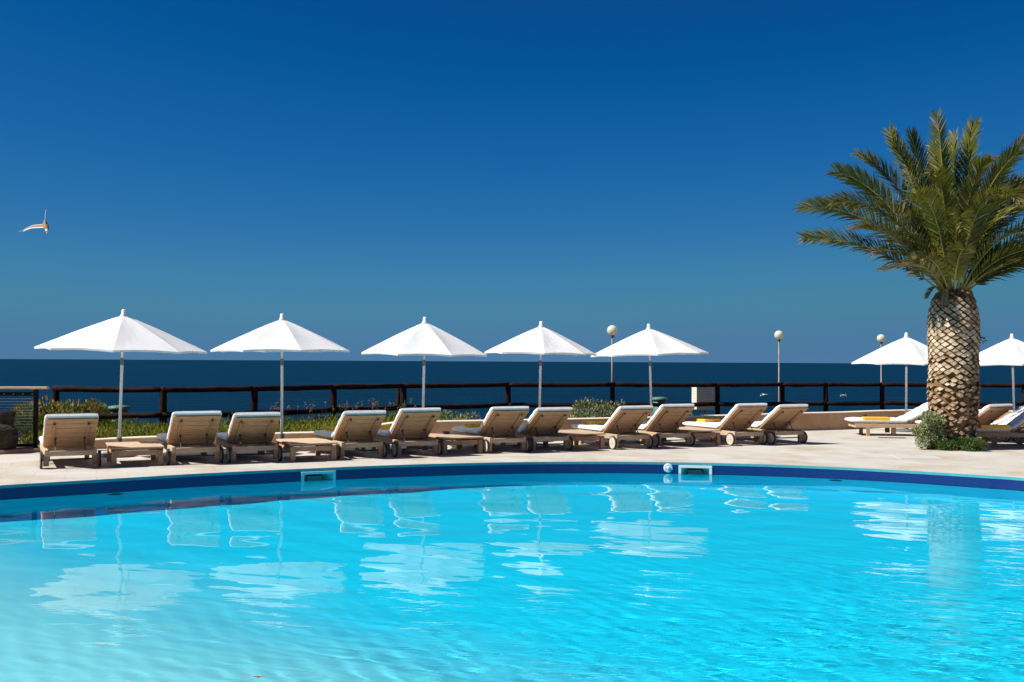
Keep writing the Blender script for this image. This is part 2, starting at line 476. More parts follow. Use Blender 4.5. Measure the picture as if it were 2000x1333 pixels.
arc = [0.0]
for i in range(NE): arc.append(arc[-1] + (edge[(i + 1) % NE] - edge[i]).length)
def wall_strip(name, z0, z1, m, skip, off=0.0, kind='structure'):
    me = bpy.data.meshes.new(name)
    vs, fs, uvs = [], [], []
    for i in range(NE):
        if skip and gap(i): continue
        a, b = edge[i], edge[(i + 1) % NE]
        k = len(vs)
        vs += [(a.x, a.y, z0), (b.x, b.y, z0), (b.x, b.y, z1), (a.x, a.y, z1)]
        fs.append((k, k + 1, k + 2, k + 3))
        uvs += [(arc[i], z0), (arc[i + 1], z0), (arc[i + 1], z1), (arc[i], z1)]
    me.from_pydata(vs, [], fs)
    uv = me.uv_layers.new(name='UVMap')
    for li, l in enumerate(me.loops): uv.data[li].uv = uvs[l.vertex_index]
    me.materials.append(m)
    bm = bmesh.new(); bm.from_mesh(me)
    bmesh.ops.remove_doubles(bm, verts=list(bm.verts), dist=0.0005)
    bm.to_mesh(me); bm.free()
    for p in me.polygons: p.use_smooth = True
    return tag(link(bpy.data.objects.new(name, me)), kind=kind)
POOL_D = -2.0
BAND = -0.30
LINE = -0.045
wall_strip('pool_edge_tiles', LINE, 0.0, M['tile_teal'], False)
wall_strip('pool_waterline_tiles', BAND, LINE, M['tile_navy'], True)
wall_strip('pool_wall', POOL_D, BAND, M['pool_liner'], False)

# pool floor: shallow shelf at the near left, deeper towards the far right
def depth_at(x, y):
    t = min(1, max(0, (-0.6 * x - 0.8 * y + 7.6) / 4.6))
    t = t * t * (3 - 2 * t)
    return -(1.85 + (0.62 - 1.85) * t)
fl_ = MB()
gx, gy = [x * 0.5 - 12 for x in range(50)], [y * 0.5 - 5 for y in range(49)]
fl_.add([(x, y, depth_at(x, y)) for y in gy for x in gx], [(j * 50 + i, j * 50 + i + 1, (j + 1) * 50 + i + 1, (j + 1) * 50 + i) for j in range(48) for i in range(49)])
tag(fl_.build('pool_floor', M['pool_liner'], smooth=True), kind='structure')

# water: a fine rippled sheet, clipped to the outline
def wave(x, y):
    z = np.zeros_like(x)
    rs = np.random.RandomState(3)
    chop = 1 / (1 + np.exp(-(0.10 * x - 0.22 * y + 1.8) / 0.28))     # more wind ripples near and to the right
    for k in range(26):
        lam = 0.5 * 1.075 ** k
        th = rs.uniform(-0.5, 0.5) + (1.25 if k % 3 else 1.9)
        amp = 0.00040 * lam
        z += amp * np.sin(2 * np.pi / lam * (x * np.cos(th) + y * np.sin(th)) + rs.uniform(0, 6.28))
    for k in range(26):
        lam = 0.115 * 1.045 ** k
        th = rs.uniform(-0.6, 0.6) + 1.0
        amp = 0.0013 * lam * (0.05 + chop)
        z += amp * np.sin(2 * np.pi / lam * (x * np.cos(th) + y * np.sin(th)) + rs.uniform(0, 6.28))
    return z
def water_sheet():
    step = 0.034
    # only a fine grid where the camera can look, coarse elsewhere is not needed: grid the whole pool
    xs = np.arange(-11.5, 12.2, step); ys = np.arange(-4.4, 18.7, step)
    X, Y = np.meshgrid(xs, ys)
    ex = np.array([p.x for p in edge]); ey = np.array([p.y for p in edge])
    ins = np.zeros(X.shape, bool)
    j = len(ex) - 1
    for i in range(len(ex)):
        c = ((ey[i] > Y) != (ey[j] > Y)) & (X < (ex[j] - ex[i]) * (Y - ey[i]) / (ey[j] - ey[i] + 1e-12) + ex[i])
        ins ^= c
        j = i
    # keep a cell if any corner is inside; outside corners hide behind the wall (moved to the nearest edge point)
    keep = ins[:-1, :-1] | ins[1:, :-1] | ins[:-1, 1:] | ins[1:, 1:]
    used = np.zeros(X.shape, bool)
    used[:-1, :-1] |= keep; used[1:, :-1] |= keep; used[:-1, 1:] |= keep; used[1:, 1:] |= keep
    idx = -np.ones(X.shape, int); idx[used] = np.arange(used.sum())
    Z = WZ + wave(X, Y)
    Xc, Yc = X.copy(), Y.copy()
    for (r, c) in zip(*np.where(used & ~ins)):
        d = (ex - X[r, c]) ** 2 + (ey - Y[r, c]) ** 2
        # project on the two segments next to the nearest outline point
        k = int(d.argmin()); best = None
        for a in (k - 1, k):
            ax, ay, bx, by = ex[a % NE], ey[a % NE], ex[(a + 1) % NE], ey[(a + 1) % NE]
            t = ((X[r, c] - ax) * (bx - ax) + (Y[r, c] - ay) * (by - ay)) / ((bx - ax) ** 2 + (by - ay) ** 2)
            t = min(1, max(0, t)); qx, qy = ax + t * (bx - ax), ay + t * (by - ay)
            dd = (qx - X[r, c]) ** 2 + (qy - Y[r, c]) ** 2
            if best is None or dd < best[0]: best = (dd, qx, qy)
        
            k2 = int(((ex - best[1]) ** 2 + (ey - best[2]) ** 2).argmin())
            dx, dy = X[r, c] - best[1], Y[r, c] - best[2]; dl = math.hypot(dx, dy) + 1e-9
            Xc[r, c], Yc[r, c] = best[1] + dx / dl * 0.03, best[2] + dy / dl * 0.03
    vs = np.stack([Xc[used], Yc[used], Z[used]], 1)
    a = idx[:-1, :-1][keep]; b = idx[:-1, 1:][keep]; c = idx[1:, 1:][keep]; d = idx[1:, :-1][keep]
    fs = np.stack([a, b, c, d], 1)
    vl, fl = vs.tolist(), fs.tolist()
    for p, tg, nn in skim:          # the water also stands inside each skimmer mouth
        hw = (SK_W - 0.09) / 2
        q = [p - tg * hw, p + tg * hw, p + tg * 0.13 - nn * 0.26, p - tg * 0.13 - nn * 0.26]
        k = len(vl)
        vl += [(w.x, w.y, WZ) for w in q]
        fl.append([k + 3, k + 2, k + 1, k])
    me = bpy.data.meshes.new('pool_water')
    me.from_pydata(vl, [], fl)
    me.materials.append(M['water'])
    bm = bmesh.new(); bm.from_mesh(me)
    for f_ in bm.faces: f_.smooth = True
    bm.to_mesh(me); bm.free()
    me.update()
    o = tag(link(bpy.data.objects.new('pool_water', me)), kind='structure')
    return o
water = water_sheet()
water.cycles.is_caustics_caster = True
for o in bpy.data.objects:
    if o.name in ('pool_floor', 'pool_wall', 'pool_waterline_tiles'): o.cycles.is_caustics_receiver = True

# ------------------------------------------------------------------ deck: one sheet around the pool
def wall_pt(X): return Vector((X, 20.5 + 0.41 * (X + 8.5), 0))
deck_outer = [(-30, -12), (-30, 15.5), (-14, 18.3), (-9.6, 20.2), (-8.9, 20.5), (9.1, 27.9), (10.4, 28.9), (12.0, 29.7), (14.0, 29.6), (16.5, 28.4), (19, 26.5), (26, 20), (30, 10), (30, -12)]
db = bmesh.new()
iv = [db.verts.new((p.x, p.y, 0)) for p in edge]
ov = [db.verts.new((x, y, 0)) for x, y in deck_outer]
es = [db.edges.new((iv[i], iv[(i + 1) % NE])) for i in range(NE)] + [db.edges.new((ov[i], ov[(i + 1) % len(ov)])) for i in range(len(ov))]
bmesh.ops.triangle_fill(db, use_beauty=True, use_dissolve=False, edges=es)
for f_ in db.faces:
    if f_.normal.z < 0: f_.normal_flip()
me = bpy.data.meshes.new('terrace_paving'); db.to_mesh(me); db.free(); me.materials.append(M['deck'])
tag(link(bpy.data.objects.new('terrace_paving', me)), kind='structure')

# ------------------------------------------------------------------ sea, cliff
sb = MB()
n = 96
rr = [60, 150, 400, 1000, 3000, 10000, 30000, 90000]
vs = []; fs = []
for r_ in rr:
    for k in range(n):
        a = 2 * math.pi * k / n
        vs.append((r_ * math.cos(a), r_ * math.sin(a), 0))
for i in range(len(rr) - 1):
    for k in range(n):
        k2 = (k + 1) % n
        fs.append((i * n + k, i * n + k2, (i + 1) * n + k2, (i + 1) * n + k))
fs.append(tuple(range(n)))
sb.add(vs, fs)
sea = tag(sb.build('sea', M['sea']), kind='structure')
sea.location = (0, 0, -22)

fence_px = [(110, 24.0), (320, 24.0), (498, 25.2), (653, 27.0), (789, 28.7), (993, 30.5), (1197, 31.2), (1402, 32.0), (1528, 32.8), (1613, 33.0), (1723, 33.5), (1862, 33.6), (2000, 33.3), (2160, 32.6)]
fence_pts = [Vector((xat(px, y), y, 0)) for px, y in fence_px]
# planting bed and headland: rows run from the terrace edge out to sea
gb = MB()
inner = [Vector((-40, 12, 0)), Vector((-14, 18.35, 0)), Vector((-9.6, 20.3, 0))] + [wall_pt(x) + Vector((0, 0.1, 0)) for x in (-7, -4, -1, 2, 5, 8.8)] + [Vector((10.4, 29.1, 0)), Vector((12, 29.9, 0)), Vector((14.1, 29.8, 0)), Vector((17, 28.4, 0)), Vector((26, 20.4, 0)), Vector((45, 5, 0))]
outer = [Vector((-45, 22, 0)), Vector((-17, 24.3, 0)), Vector((-11.4, 24.5, 0)), Vector((-8.1, 24.5, 0)), Vector((-6.2, 25.7, 0)), Vector((-3.0, 29.3, 0)), Vector((0, 31.1, 0)), Vector((3.2, 31.8, 0)), Vector((6.6, 32.6, 0)),
         Vector((8.8, 33.4, 0)), Vector((10.2, 33.6, 0)), Vector((14.4, 34.2, 0)), Vector((18.7, 33.4, 0)), Vector((30, 28, 0)), Vector((60, 10, 0))]
rows = []
zb = [0.02, 0.02, 0.04] + [0.12, 0.12, 0.06, 0.0, -0.05, -0.05] + [-0.05] * 6
rows.append([Vector((p.x, p.y, -0.10)) for p in inner])
rows.append([p.lerp(q, 0.12) + Vector((0, 0, z)) for p, q, z in zip(inner, outer, zb)])
rows.append([p.lerp(q, 0.6) + Vector((0, 0, z * 0.8)) for p, q, z in zip(inner, outer, zb)])
rows.append([q + Vector((0, 0, -0.06)) for q in outer])
dirs = [(q - p).normalized() for p, q in zip(inner, outer)]
for dist, z in ((0.8, -0.7), (4, -3.0), (10, -7.2), (18, -14), (26, -24)):
    rows.append([q + d * dist + Vector((0, 0, z + random.uniform(-0.12, 0.12) * min(dist, 3))) for q, d in zip(outer, dirs)])
vs = [p for r_ in rows for p in r_]; w_ = len(inner)
fs = [(i * w_ + k, i * w_ + k + 1, (i + 1) * w_ + k + 1, (i + 1) * w_ + k) for i in range(len(rows) - 1) for k in range(w_ - 1)]
gb.add(vs, fs)
ground = tag(gb.build('headland_ground', M['cliff']), kind='structure')

# ------------------------------------------------------------------ low boundary wall
wl_pts = [(-9.0, 20.3, 0.17), (-7.5, 20.91, 0.22), (-5.0, 21.93, 0.24), (-3.6, 22.51, 0.26), (-2.6, 22.92, 0.42), (-1.3, 23.45, 0.43), (1.5, 24.6, 0.43), (4.5, 25.83, 0.44), (7.5, 27.06, 0.47),
          (9.1, 27.85, 0.47), (10.4, 28.75, 0.47), (12.0, 29.45, 0.47), (13.2, 29.5, 0.47), (14.2, 29.1, 0.47), (15.5, 28.3, 0.47), (17.5, 26.9, 0.47), (20, 24.5, 0.47)]
def resample(pts, per=6):
    out = []
    n = len(pts)
    P = [Vector(p) for p in pts]
    for i in range(n - 1):
        p0, p1, p2, p3 = P[max(i - 1, 0)], P[i], P[i + 1], P[min(i + 2, n - 1)]
        for k in range(per):
            t = k / per
            out.append(0.5 * ((2 * p1) + (-p0 + p2) * t + (2 * p0 - 5 * p1 + 4 * p2 - p3) * t * t + (-p0 + 3 * p1 - 3 * p2 + p3) * t ** 3))
    out.append(P[-1])
    return out
wp = resample(wl_pts)
wall = empty('boundary_wall', (0, 0, 0))
tag(wall, 'low beige plastered wall curving along the back edge of the terrace', 'wall')
wb, wt = MB(), MB()
def sweep(mb, pts, prof, mi=0):
    """prof(z_top): list of (offset outward, z); closed profile swept along plan points"""
    rings = []
    for i, p in enumerate(pts):
        t = pts[min(i + 1, len(pts) - 1)] - pts[max(i - 1, 0)]
        t.z = 0; t.normalize()
        nn = Vector((-t.y, t.x, 0))
        rings.append([Vector((p.x, p.y, 0)) + nn * o + Vector((0, 0, z)) for o, z in prof(p.z)])
    m_ = len(rings[0])
    vs = [q for r_ in rings for q in r_]
    fs = []
    for i in range(len(rings) - 1):
        for k in range(m_):
            k2 = (k + 1) % m_
            fs.append((i * m_ + k, (i + 1) * m_ + k, (i + 1) * m_ + k2, i * m_ + k2))
    fs.append(tuple(range(m_))); fs.append(tuple((len(rings) - 1) * m_ + k for k in range(m_ - 1, -1, -1)))
    mb.add(vs, fs, mi)
sweep(wb, wp, lambda h: [(0.0, -0.12), (0.26, -0.12), (0.26, h - 0.03), (0.0, h - 0.03)])
wb.build('wall_body', M['stucco'], wall)
sweep(wt, wp, lambda h: [(-0.012, h - 0.03), (0.272, h - 0.03), (0.272, h - 0.006), (0.25, h), (0.01, h), (-0.012, h - 0.008)])
wt.build('coping', M['stucco_top'], wall)
vb = MB()
vp = far(1692, 813, 29.0)
vb.box((0, 0, 0), (0.20, 0.03, 0.09), Matrix.Rotation(R(30), 3, 'Z'))
v_ = vb.build('vent_grille', M['vent'], wall, bevel=0.005)
# seat it on the wall face
bestp = min(wp, key=lambda p: abs(p.x - xat(1692, p.y)) if p.y > 26 else 99)
v_.location = (bestp.x + 0.0, bestp.y - 0.005, 0.31)

# reddish kerb at the far left
kb = MB()
kp = [Vector((-16.5, 17.15, 0)), Vector((-12.5, 18.55, 0)), Vector((-9.62, 19.25, 0)), Vector((-8.9, 19.95, 0))]
sweep(kb, [Vector((p.x, p.y, 0.075)) for p in kp], lambda h: [(0, -0.1), (0.5, -0.1), (0.5, h), (0.02, h), (0, h - 0.02)])
tag(kb.build('stone_kerb', M['kerb']), 'reddish brown stone kerb at the left end of the terrace under the railing', 'kerb')

# ------------------------------------------------------------------ log fence
fence = empty('log_fence', tuple(fence_pts[0]))
tag(fence, 'dark brown two-rail log fence with wire mesh along the cliff edge', 'fence')
def frel(p): return Vector(p) - fence_pts[0]
RZ1, RZ2 = 1.10, 0.50
for i, p in enumerate(fence_pts):
    pb = MB()
    q = frel(p)
    r0 = 0.085 if i < 6 else 0.075
    lean = Vector((random.uniform(-.01, .01), 0, 0))
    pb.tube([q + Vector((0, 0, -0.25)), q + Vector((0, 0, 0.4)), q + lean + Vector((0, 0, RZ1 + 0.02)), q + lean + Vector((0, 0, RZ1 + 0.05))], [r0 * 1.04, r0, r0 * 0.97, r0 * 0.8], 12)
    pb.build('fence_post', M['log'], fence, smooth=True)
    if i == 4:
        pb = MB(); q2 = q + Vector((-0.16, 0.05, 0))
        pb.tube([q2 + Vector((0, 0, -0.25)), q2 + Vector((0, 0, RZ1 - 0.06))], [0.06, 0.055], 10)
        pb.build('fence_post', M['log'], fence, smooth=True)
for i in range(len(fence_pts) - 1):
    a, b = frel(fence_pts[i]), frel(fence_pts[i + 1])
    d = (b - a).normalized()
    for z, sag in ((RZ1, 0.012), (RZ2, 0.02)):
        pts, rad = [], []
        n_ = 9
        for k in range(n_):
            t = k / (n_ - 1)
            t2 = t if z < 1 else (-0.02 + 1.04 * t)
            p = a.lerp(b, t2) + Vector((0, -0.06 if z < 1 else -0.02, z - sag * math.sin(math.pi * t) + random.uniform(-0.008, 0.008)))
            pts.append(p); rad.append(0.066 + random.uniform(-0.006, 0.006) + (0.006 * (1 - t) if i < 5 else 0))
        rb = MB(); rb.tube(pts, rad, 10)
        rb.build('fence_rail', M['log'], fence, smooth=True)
    mb = MB()
    L_ = (b - a).length
    nv = int(L_ / 0.065)
    off = Vector((0, 0.07, 0))
    w_ = 0.0021
    for k in range(nv + 1):
        p = a.lerp(b, k / nv) + off
        mb.add([p + d * -w_ + Vector((0, 0, 0.0)), p + d * w_ + Vector((0, 0, 0.0)), p + Vector((0, w_ * 1.6, 0)), p + d * -w_ + Vector((0, 0, 1.04)), p + d * w_ + Vector((0, 0, 1.04)), p + Vector((0, w_ * 1.6, 1.04))],
               [(0, 1, 4, 3), (1, 2, 5, 4), (2, 0, 3, 5)])
    for k in range(15):
        z = 0.05 + k * 0.07
        p, q = a + off + Vector((0, 0.003, z)), b + off + Vector((0, 0.003, z))
        mb.add([p + Vector((0, 0, -w_)), p + Vector((0, 0, w_)), p + Vector((0, w_ * 1.6, 0)), q + Vector((0, 0, -w_)), q + Vector((0, 0, w_)), q + Vector((0, w_ * 1.6, 0))],
               [(0, 3, 4, 1), (1, 4, 5, 2), (2, 5, 3, 0)])
    mb.build('wire_mesh', M['wire'], fence)

# ------------------------------------------------------------------ steel railing at far left
RP = Vector((xat(72, 19.95), 19.95, 0.0))
rail = empty('terrace_railing', tuple(RP))
tag(rail, 'black steel terrace railing with pale wooden cap and cables at the left edge', 'railing')
rd = Vector((-0.985, -0.17, 0)).normalized()
LEN = 2.6
Mz = Matrix.Rotation(math.atan2(-rd.y, -rd.x), 3, 'Z')
b_ = MB(); b_.box((0, 0, 0.62), (0.075, 0.075, 1.18), Mz); b_.build('railing_post', M['steel_black'], rail, 0.004)
b_ = MB(); b_.box(rd * LEN + Vector((0, 0, 0.62)), (0.075, 0.075, 1.18), Mz); b_.build('railing_post', M['steel_black'], rail, 0.004)
b_ = MB(); b_.box(rd * (LEN / 2 - 0.09) + Vector((0, 0, 1.235)), (LEN + 0.26, 0.20, 0.045), Mz); b_.build('cap_rail', M['cap_wood'], rail, 0.008)
b_ = MB(); b_.box(rd * (LEN / 2) + Vector((0, 0, 1.12)), (LEN - 0.08, 0.045, 0.075), Mz)
b_.box(rd * (LEN / 2) + Vector((0, 0, 0.12)), (LEN - 0.08, 0.045, 0.06), Mz)
for k in range(9): b_.tube([rd * (0.06 + k * 0.17) + Vector((0, -0.022, 1.12)), rd * (0.06 + k * 0.17) + Vector((0, -0.034, 1.12))], 0.008, 8, 1)
b_.build('railing_frame', [M['steel_black'], M['cable']], rail)
for k in range(11):
    b_ = MB(); z = 1.03 - k * 0.055
    b_.tube([rd * 0.03 + Vector((0, 0, z - 0.006)), rd * LEN + Vector((0, 0, z))], 0.0045, 6)
    b_.build('cable', M['cable'], rail)
b_ = MB()
for k in range(54):
    p = rd * (0.05 + k * 0.047) + Vector((0, 0.02, 0))
    b_.box(p + Vector((0, 0, 0.62)), (0.004, 0.004, 0.94))
for k in range(20):
    b_.box(rd * (LEN / 2) + Vector((0, 0.024, 0.17 + k * 0.047)), (LEN - 0.08, 0.004, 0.004), Mz)
b_.build('wire_mesh', M['wire'], rail)

# dark woven seat at the left edge
ws = empty('wicker_seat', (-10.35, 19.62, 0.07))
tag(ws, 'dark brown woven wicker seat cut off by the left edge before the railing', 'seat')
def woven(prof, depth, z_seed, name):
    mb = MB()
    ring_n = 28
    vs, fs = [], []
    for i, (hw, z) in enumerate(prof):
        for k in range(ring_n):
            a = 2 * math.pi * k / ring_n
            c, s_ = math.cos(a), math.sin(a)
            ex = 0.55
            x = hw * math.copysign(abs(c) ** ex, c); y = depth * math.copysign(abs(s_) ** ex, s_)
            rip = 1 + 0.012 * ((i + k) % 2) + 0.006 * math.sin(i * 2.1)
            vs.append((x * rip, y * rip, z))
    for i in range(len(prof) - 1):
        for k in range(ring_n):
            k2 = (k + 1) % ring_n
            fs.append((i * ring_n + k, i * ring_n + k2, (i + 1) * ring_n + k2, (i + 1) * ring_n + k))
    fs.append(tuple(range(ring_n - 1, -1, -1))); fs.append(tuple((len(prof) - 1) * ring_n + k for k in range(ring_n)))
    mb.add(vs, fs)
    return mb.build(name, M['wicker'], ws)
woven([(0.80 + 0.05 * math.sin(math.pi * min(1, t / 30 * 1.1)) - (0.12 * max(0, (t - 24) / 6) ** 2), 0.0 + t * 0.0155) for t in range(31)], 0.36, 0, 'seat_base')
bk = woven([(0.72 + 0.04 * (t / 16), 0.0 + t * 0.0155) for t in range(17)], 0.16, 3, 'backrest')
bk.location = (0.0, 0.16, 0.46)

# ------------------------------------------------------------------ sun loungers
def plank_row(mb, x0, x1, y0, y1, n_, z, th, gap_=0.008):
    w_ = (y1 - y0) / n_
    for k in range(n_):
        mb.box(((x0 + x1) / 2, y0 + w_ * (k + 0.5), z), (x1 - x0, w_ - gap_, th))
def make_lounger(ang, seed):
    rs = random.Random(seed)
    root = empty('sun_lounger')
    fr = MB()
    for s in (-1, 1):
        fr.box((s * 0.37, 0.83, 0.255), (0.055, 1.82, 0.10))
    for y, h in ((-0.055, 0.085), (0.45, 0.07), (1.43, 0.07), (1.715, 0.085)):
        fr.box((0, y, 0.245 if h > .08 else 0.235), (0.682, 0.05, h))
    fr.build('frame', M['teak_top'], root, 0.004)
    sb_ = MB(); plank_row(sb_, -0.385, 0.385, 0.47, 1.74, 11, 0.318, 0.022)
    sb_.build('seat_slats', M['teak_top'], root, 0.002)
    for s in (-1, 1):
        lb = MB(); lb.box((s * 0.37, 0.0, 0.135), (0.085, 0.085, 0.19)); lb.build('leg', M['teak_end'], root, 0.004)
        lb = MB(); lb.box((s * 0.37, 1.43, 0.105), (0.06, 0.085, 0.21)); lb.build('leg', M['teak_end'], root, 0.004)
        lb = MB(); lb.box((s * 0.30, 0.80, 0.13), (0.05, 0.11, 0.17)); lb.build('support_block', M['teak_end'], root, 0.004)
        wb_ = MB()
        wb_.tube([(s * 0.428, 0, 0.138), (s * 0.463, 0, 0.138)], 0.118, 28)
        wb_.tube([(s * 0.463, 0, 0.138), (s * 0.469, 0, 0.138)], 0.025, 12)
        w_ = wb_.build('wheel', M['wheel_wood'], root)
        tb = MB()
        nt = 32
        vs, fs = [], []
        for k in range(nt):
            a = 2 * math.pi * k / nt
            for x, r_ in ((0.426, 0.117), (0.426, 0.134), (0.432, 0.138), (0.459, 0.138), (0.465, 0.134), (0.465, 0.117)):
                vs.append((s * x, r_ * math.cos(a), 0.138 + r_ * math.sin(a)))
        for k in range(nt):
            k2 = (k + 1) % nt
            for j in range(6):
                j2 = (j + 1) % 6
                fs.append((k * 6 + j, k * 6 + j2, k2 * 6 + j2, k2 * 6 + j))
        tb.add(vs, fs)
        tb.build('tyre', M['rubber'], w_)
    # axle
    ab = MB(); ab.tube([(-0.428, 0, 0.138), (0.428, 0, 0.138)], 0.012, 8); ab.build('axle', M['iron'], root)
    # back panel
    ca, sa = math.cos(ang), math.sin(ang)
    PY, PZ, BL = 0.46, 0.328, 0.84
    Rx = Matrix.Rotation(-ang, 3, 'X')       # maps -y to (-cos, +sin)
    def bp(t, off): return Vector((0, PY - t * ca + off * sa, PZ + t * sa + off * ca))
    pb = MB()
    npk = 6
    for k in range(npk):
        t = BL * (k + 0.5) / npk
        pb.box(bp(t, 0), (0.80, BL / npk - 0.010, 0.022), Rx)
    panel = pb.build('backrest', M['teak'], root, 0.002)
    for s in (-1, 1):
        bb = MB(); bb.box(bp(BL * 0.47, -0.026) + Vector((s * 0.26, 0, 0)), (0.045, BL * 0.86, 0.026), Rx)
        bb.build('batten', M['teak_end'], panel, 0.003)
        st = MB()
        p0 = bp(0.30, -0.045) + Vector((s * 0.225, 0, 0))
        p1 = Vector((s * 0.225, p0.y - 0.16, 0.225))
        st.tube([p0, p1], 0.008, 6)
        st.tube([p0 + Vector((-0.02, 0, 0)), p0 + Vector((0.02, 0, 0))], 0.014, 8)
        st.build('support_strut', M['iron'], root)
        hb = MB(); hb.tube([bp(BL * 0.88, -0.04) + Vector((s * 0.26 - 0.015, 0, 0)), bp(BL * 0.88, -0.04) + Vector((s * 0.26 + 0.015, 0, 0))], 0.017, 8)
        hb.build('bracket', M['iron'], panel)
    # cushion, lofted over seat and back
    T = 0.088
    path = []
    for k in range(15): path.append((1.83 - k * (1.83 - 0.56) / 14, 0.331, 0.0))
    for k in range(1, 5):
        a = ang * k / 5
        path.append((0.56 - 0.03 * k, 0.331 + 0.006 * k * k * 0.6, a))
    for k in range(14):
        t = 0.07 + k * (BL + 0.03 - 0.07) / 13
        q = bp(t, 0.013)
        path.append((q.y, q.z, ang))
    rings = []
    np_ = len(path)
    for i, (y, z, a) in enumerate(path):
        up = Vector((0, math.sin(a), math.cos(a)))
        e = min(i, np_ - 1 - i)
        sh = (0.55, 0.88, 1.0)[min(e, 2)]
        hw = 0.412 * (0.965 if e == 0 else 1.0) + rs.uniform(-0.004, 0.004)
        th = T * sh + 0.006 * math.sin(i * 1.9 + seed)
        base = Vector((0, y, z)) + up * (T * (1 - sh) * 0.5)
        cs = []
        for (x, hgt) in ((-0.93, 0), (0.93, 0), (0.985, .12), (1.0, .35), (1.0, .65), (0.975, .88), (0.92, 0.99), (0.6, 1.06), (0.2, 1.03), (-0.2, 1.05), (-0.6, 1.06), (-0.92, .99), (-0.975, .88), (-1.0, .65), (-1.0, .35), (-0.985, .12)):
            cs.append(base + Vector((x * hw, 0, 0)) + up * (hgt * th))
        rings.append(cs)
    cb = MB(); m_ = 16
    fs = [(i * m_ + k, i * m_ + (k + 1) % m_, (i + 1) * m_ + (k + 1) % m_, (i + 1) * m_ + k) for i in range(np_ - 1) for k in range(m_)]
    fs.append(tuple(range(m_ - 1, -1, -1))); fs.append(tuple((np_ - 1) * m_ + k for k in range(m_)))
    cb.add([q for r_ in rings for q in r_], fs)
    cu = cb.build('cushion', M['cushion'], root)
    for p in cu.data.polygons: p.use_smooth = len(p.vertices) == 4
    return root

TH = R(26)
ux, uy = Vector((math.cos(TH), math.sin(TH), 0)), Vector((-math.sin(TH), math.cos(TH), 0))
LG = 'wooden sun loungers around the pool terrace'
row = [  # midpoint between the wheels, back angle variant, yaw tweak, label
    (-7.31, 17.02, 1, 1.0, 'leftmost wooden lounger seen squarely from behind, alone left of the first table'),
    (-5.47, 17.75, 0, 0.5, 'wooden lounger just right of the table under the leftmost parasol'),
    (-4.53, 18.10, 2, -1.0, 'wooden lounger just left of the table under the second parasol from left'),
    (-2.77, 18.92, 2, 0.0, 'wooden lounger just right of the table under the second parasol from left'),
    (-1.78, 19.37, 0, 0.5, 'wooden lounger just left of the table with the dark ashtray'),
    (-0.10, 20.20, 0, 0.0, 'wooden lounger just right of the table with the dark ashtray'),
    (0.77, 20.63, 2, -1.0, 'wooden lounger under the fourth parasol, left of its low table'),
    (2.48, 21.25, 1, 0.0, 'wooden lounger with a sunlit wheel, right of the fourth parasol\'s table'),
    (3.44, 21.80, 0, -1.0, 'wooden lounger left of the table under the fifth parasol from left'),
    (5.13, 22.35, 0, 0.0, 'wooden lounger with sunlit wheel, right of the fifth parasol\'s table'),
    (6.10, 22.70, 2, -0.5, 'last wooden lounger of the long row, nearest the palm, before bare paving'),
]
protos = [make_lounger(R(a), k) for k, a in enumerate((37.5, 36, 34.5, 30))]
used = set()
def place_lounger(x, y, v, rz, label):
    o = protos[v] if v not in used else copy_tree(protos[v])
    used.add(v)
    o.location = (x, y, 0); o.rotation_euler = (0, 0, rz)
    tag(o, label, 'sun lounger', LG)
    return o
loungers = []
for x, y, v, dy, lab in row:
    loungers.append(place_lounger(x, y, v, TH + R(dy), lab))
# right-hand group
p12 = at(1697, 853); p15 = at(1896, 873)
place_lounger(p12.x + 1.52, p12.y + 0.45, 3, R(84), 'wooden lounger lying side-on left of the palm, its back behind the bush')
place_lounger(11.0, 23.45, 2, R(28), 'wooden lounger seen from behind, close right of the palm trunk')
place_lounger(11.98, 23.95, 2, R(42), 'wooden lounger under the rightmost parasol, second back right of the palm')
place_lounger(p15.x + 1.40, p15.y + 0.35, 1, R(84), 'wooden lounger with yellow towel in the foreground right of the palm')

# folded towels at the foot ends
def make_towel():
    mb = MB()
    # spiral-folded slab: three layers with a rounded fold on one end
    W, D, h = 0.46, 0.30, 0.022
    for k in range(3):
        z0 = k * h
        prof = []
        n_ = 6
        for j in range(n_ + 1):
            a = -math.pi / 2 + math.pi * j / n_
            prof.append((W / 2 + h / 2 * math.cos(a) - 0.012 * (k == 1), z0 + h / 2 + h / 2 * 0.96 * math.sin(a)))
        for j in range(n_ + 1):
            a = math.pi / 2 + math.pi * j / n_
            prof.append((-W / 2 + h / 2 * math.cos(a) + 0.01 * (k == 1), z0 + h / 2 + h / 2 * 0.96 * math.sin(a)))
        m_ = len(prof)
        d = D / 2 - 0.006 * k
        vs = [(x, -d, z) for x, z in prof] + [(x, d, z) for x, z in prof]
        fs = [(j, (j + 1) % m_, m_ + (j + 1) % m_, m_ + j) for j in range(m_)]
        fs += [tuple(range(m_ - 1, -1, -1)), tuple(range(m_, 2 * m_))]
        mb.add(vs, fs)
    o = mb.build('folded_towel', M['towel'], smooth=False)
    return o
towel0 = make_towel()
TG = 'folded yellow towels on the loungers'
tl = {1: 'folded yellow towel on the lounger right of the first table', 2: 'folded yellow towel on the lounger left of the second table',
      3: 'folded yellow towel on the lounger right of the second table', 4: 'folded yellow towel on the lounger left of the ashtray table',
      5: 'folded yellow towel on the lounger right of the ashtray table', 7: 'folded yellow towel on the lounger right of the fourth table',
      9: 'folded yellow towel on the lounger right of the fifth table'}
first = True
